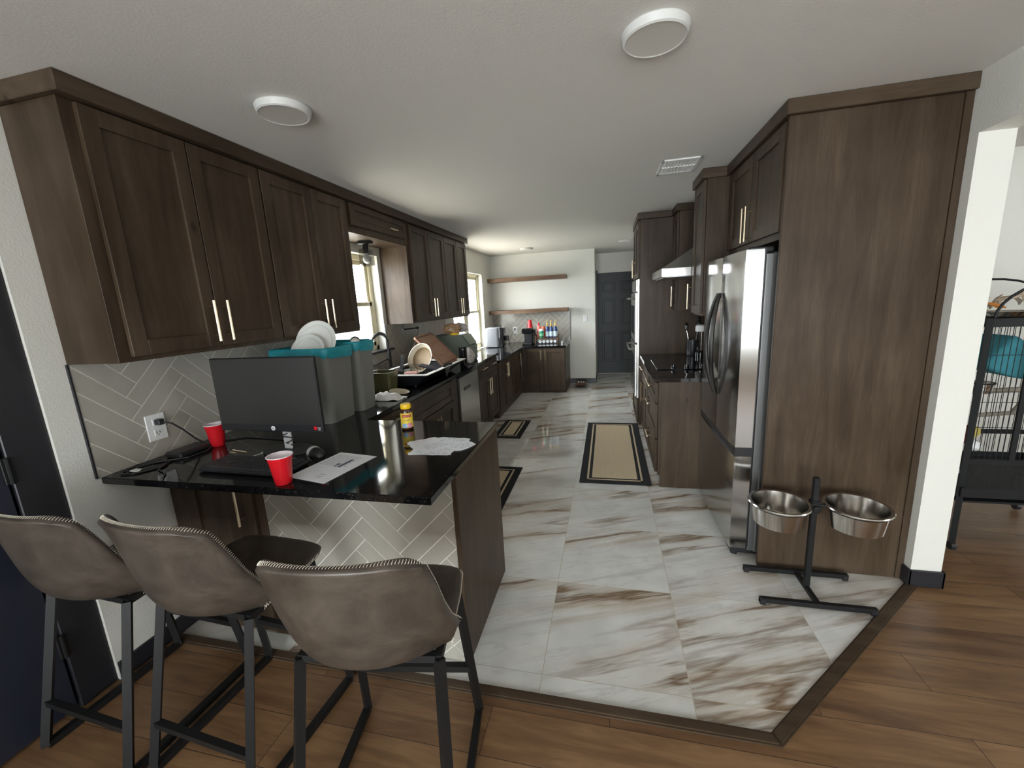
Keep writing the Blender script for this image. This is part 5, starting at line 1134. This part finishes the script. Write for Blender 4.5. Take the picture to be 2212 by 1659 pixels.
bm = nb(); tube(bm, [(CX0+.01, 2.95, .88), (2.2, 2.93, .90), (CX1-.02, 2.96, .92)], .016, 8); tube(bm, [(2.02, 2.75, .80), (2.3, 2.9, .775), (2.5, 3.1, .79)], .013, 8); obj('perch', bm, M_branch, t)
t = thing('hanging_hut', 'teal fabric bird hut hanging inside the cage', 'bird hut', (2.12, 2.85, 1.1))
bm = nb(); rr = []
for y in (2.74, 2.76, 2.96, 2.98):
    e = 0 if y in (2.76, 2.96) else .01
    rr.append([Vector((2.125+p[0]*(1-e*8), y, 1.03+p[1])) for p in ((-.115, .045), (-.02, .0), (.125, -.045), (.135, .03), (.105, .12), (.035, .215), (.005, .215), (-.06, .12))])
loft(bm, rr); o = obj('fabric_tent', bm, M_tealc, t, 180); md = o.modifiers.new('s', 'SUBSURF'); md.levels = 2; md.render_levels = 2
bm = nb(); tube(bm, [(2.14, 2.86, 1.21), (2.14, 2.86, 1.333)], .004, 6); obj('hook', bm, M_steel, t)
t = thing('feeder_cup', 'steel feeder cup clipped inside the cage side', 'feeder', (2.03, 2.76, .92))
bm = nb(); lathe(bm, [(0, 0), (.042, 0), (.05, .06), (.048, .06), (.04, .004), (0, .004)], (2.03, 2.76, .93), 24); obj('cup', bm, M_chrome, t)
bm = nb(); tube(bm, [(2.03+.051*math.cos(2*math.pi*k/20), 2.76+.051*math.sin(2*math.pi*k/20), .985) for k in range(20)], .004, 6, True); tube(bm, [(CX0+.002, 2.76, .985), (1.98, 2.76, .985)], .004, 6); obj('clip_ring', bm, M_bm, t)
blob('bird_toy', 'red and yellow chew toy hanging low in the cage', 'bird toy', (2.02, 2.80, .67), (.035, .03, .06), M_toyr, 21)
blob('bird_toy', 'yellow wooden block toy beside the red chew toy', 'bird toy', (2.03, 2.76, .70), (.03, .02, .035), M_toyy, 22)
blob('bird_toy', 'white and green toy near the cage floor, below the chew toy', 'bird toy', (2.06, 2.78, .61), (.03, .025, .03), M_white, 23)
blob('paper_scrap', 'small white scrap on the cage grate', 'paper', (2.0, 2.75, .46), (.025, .02, .012), M_paper, 24)
t = thing('feather_bundle', 'bundle of dried fronds and orange feathers on top of the cage', 'feathers', (2.1, 2.95, 1.35))
rg = random.Random(9)
for k in range(26):
    x, y = rg.uniform(1.96, 2.3), rg.uniform(2.75, 3.2); a = rg.uniform(-1.2, 1.2); L_ = rg.uniform(.08, .17); zz = rg.uniform(1.37, 1.44)
    p = [Vector((x+math.sin(a)*L_*f, y+rg.uniform(-.02, .02), zz+math.cos(a)*L_*.55*f)) for f in (0, .35, .7, 1)]
    bm = nb(); tube(bm, p, [.004, .012, .010, .002], 5); obj('frond', bm, [M_feather, M_feather, M_branch, plain('orange_feather', (.55, .19, .03), .7)][k % 4 if k % 8 == 3 or k % 4 < 3 else 0], t, 60)
put('wire_basket', 'shiny metal tray lying on the cage top', 'tray', lambda b: (lathe(b, [(0, 0), (.09, 0), (.11, .025), (.105, .025), (.088, .004), (0, .004)], (0, 0, 0), 28)), Matrix.Translation((2.15, 2.82, 1.3475)), M_chrome)
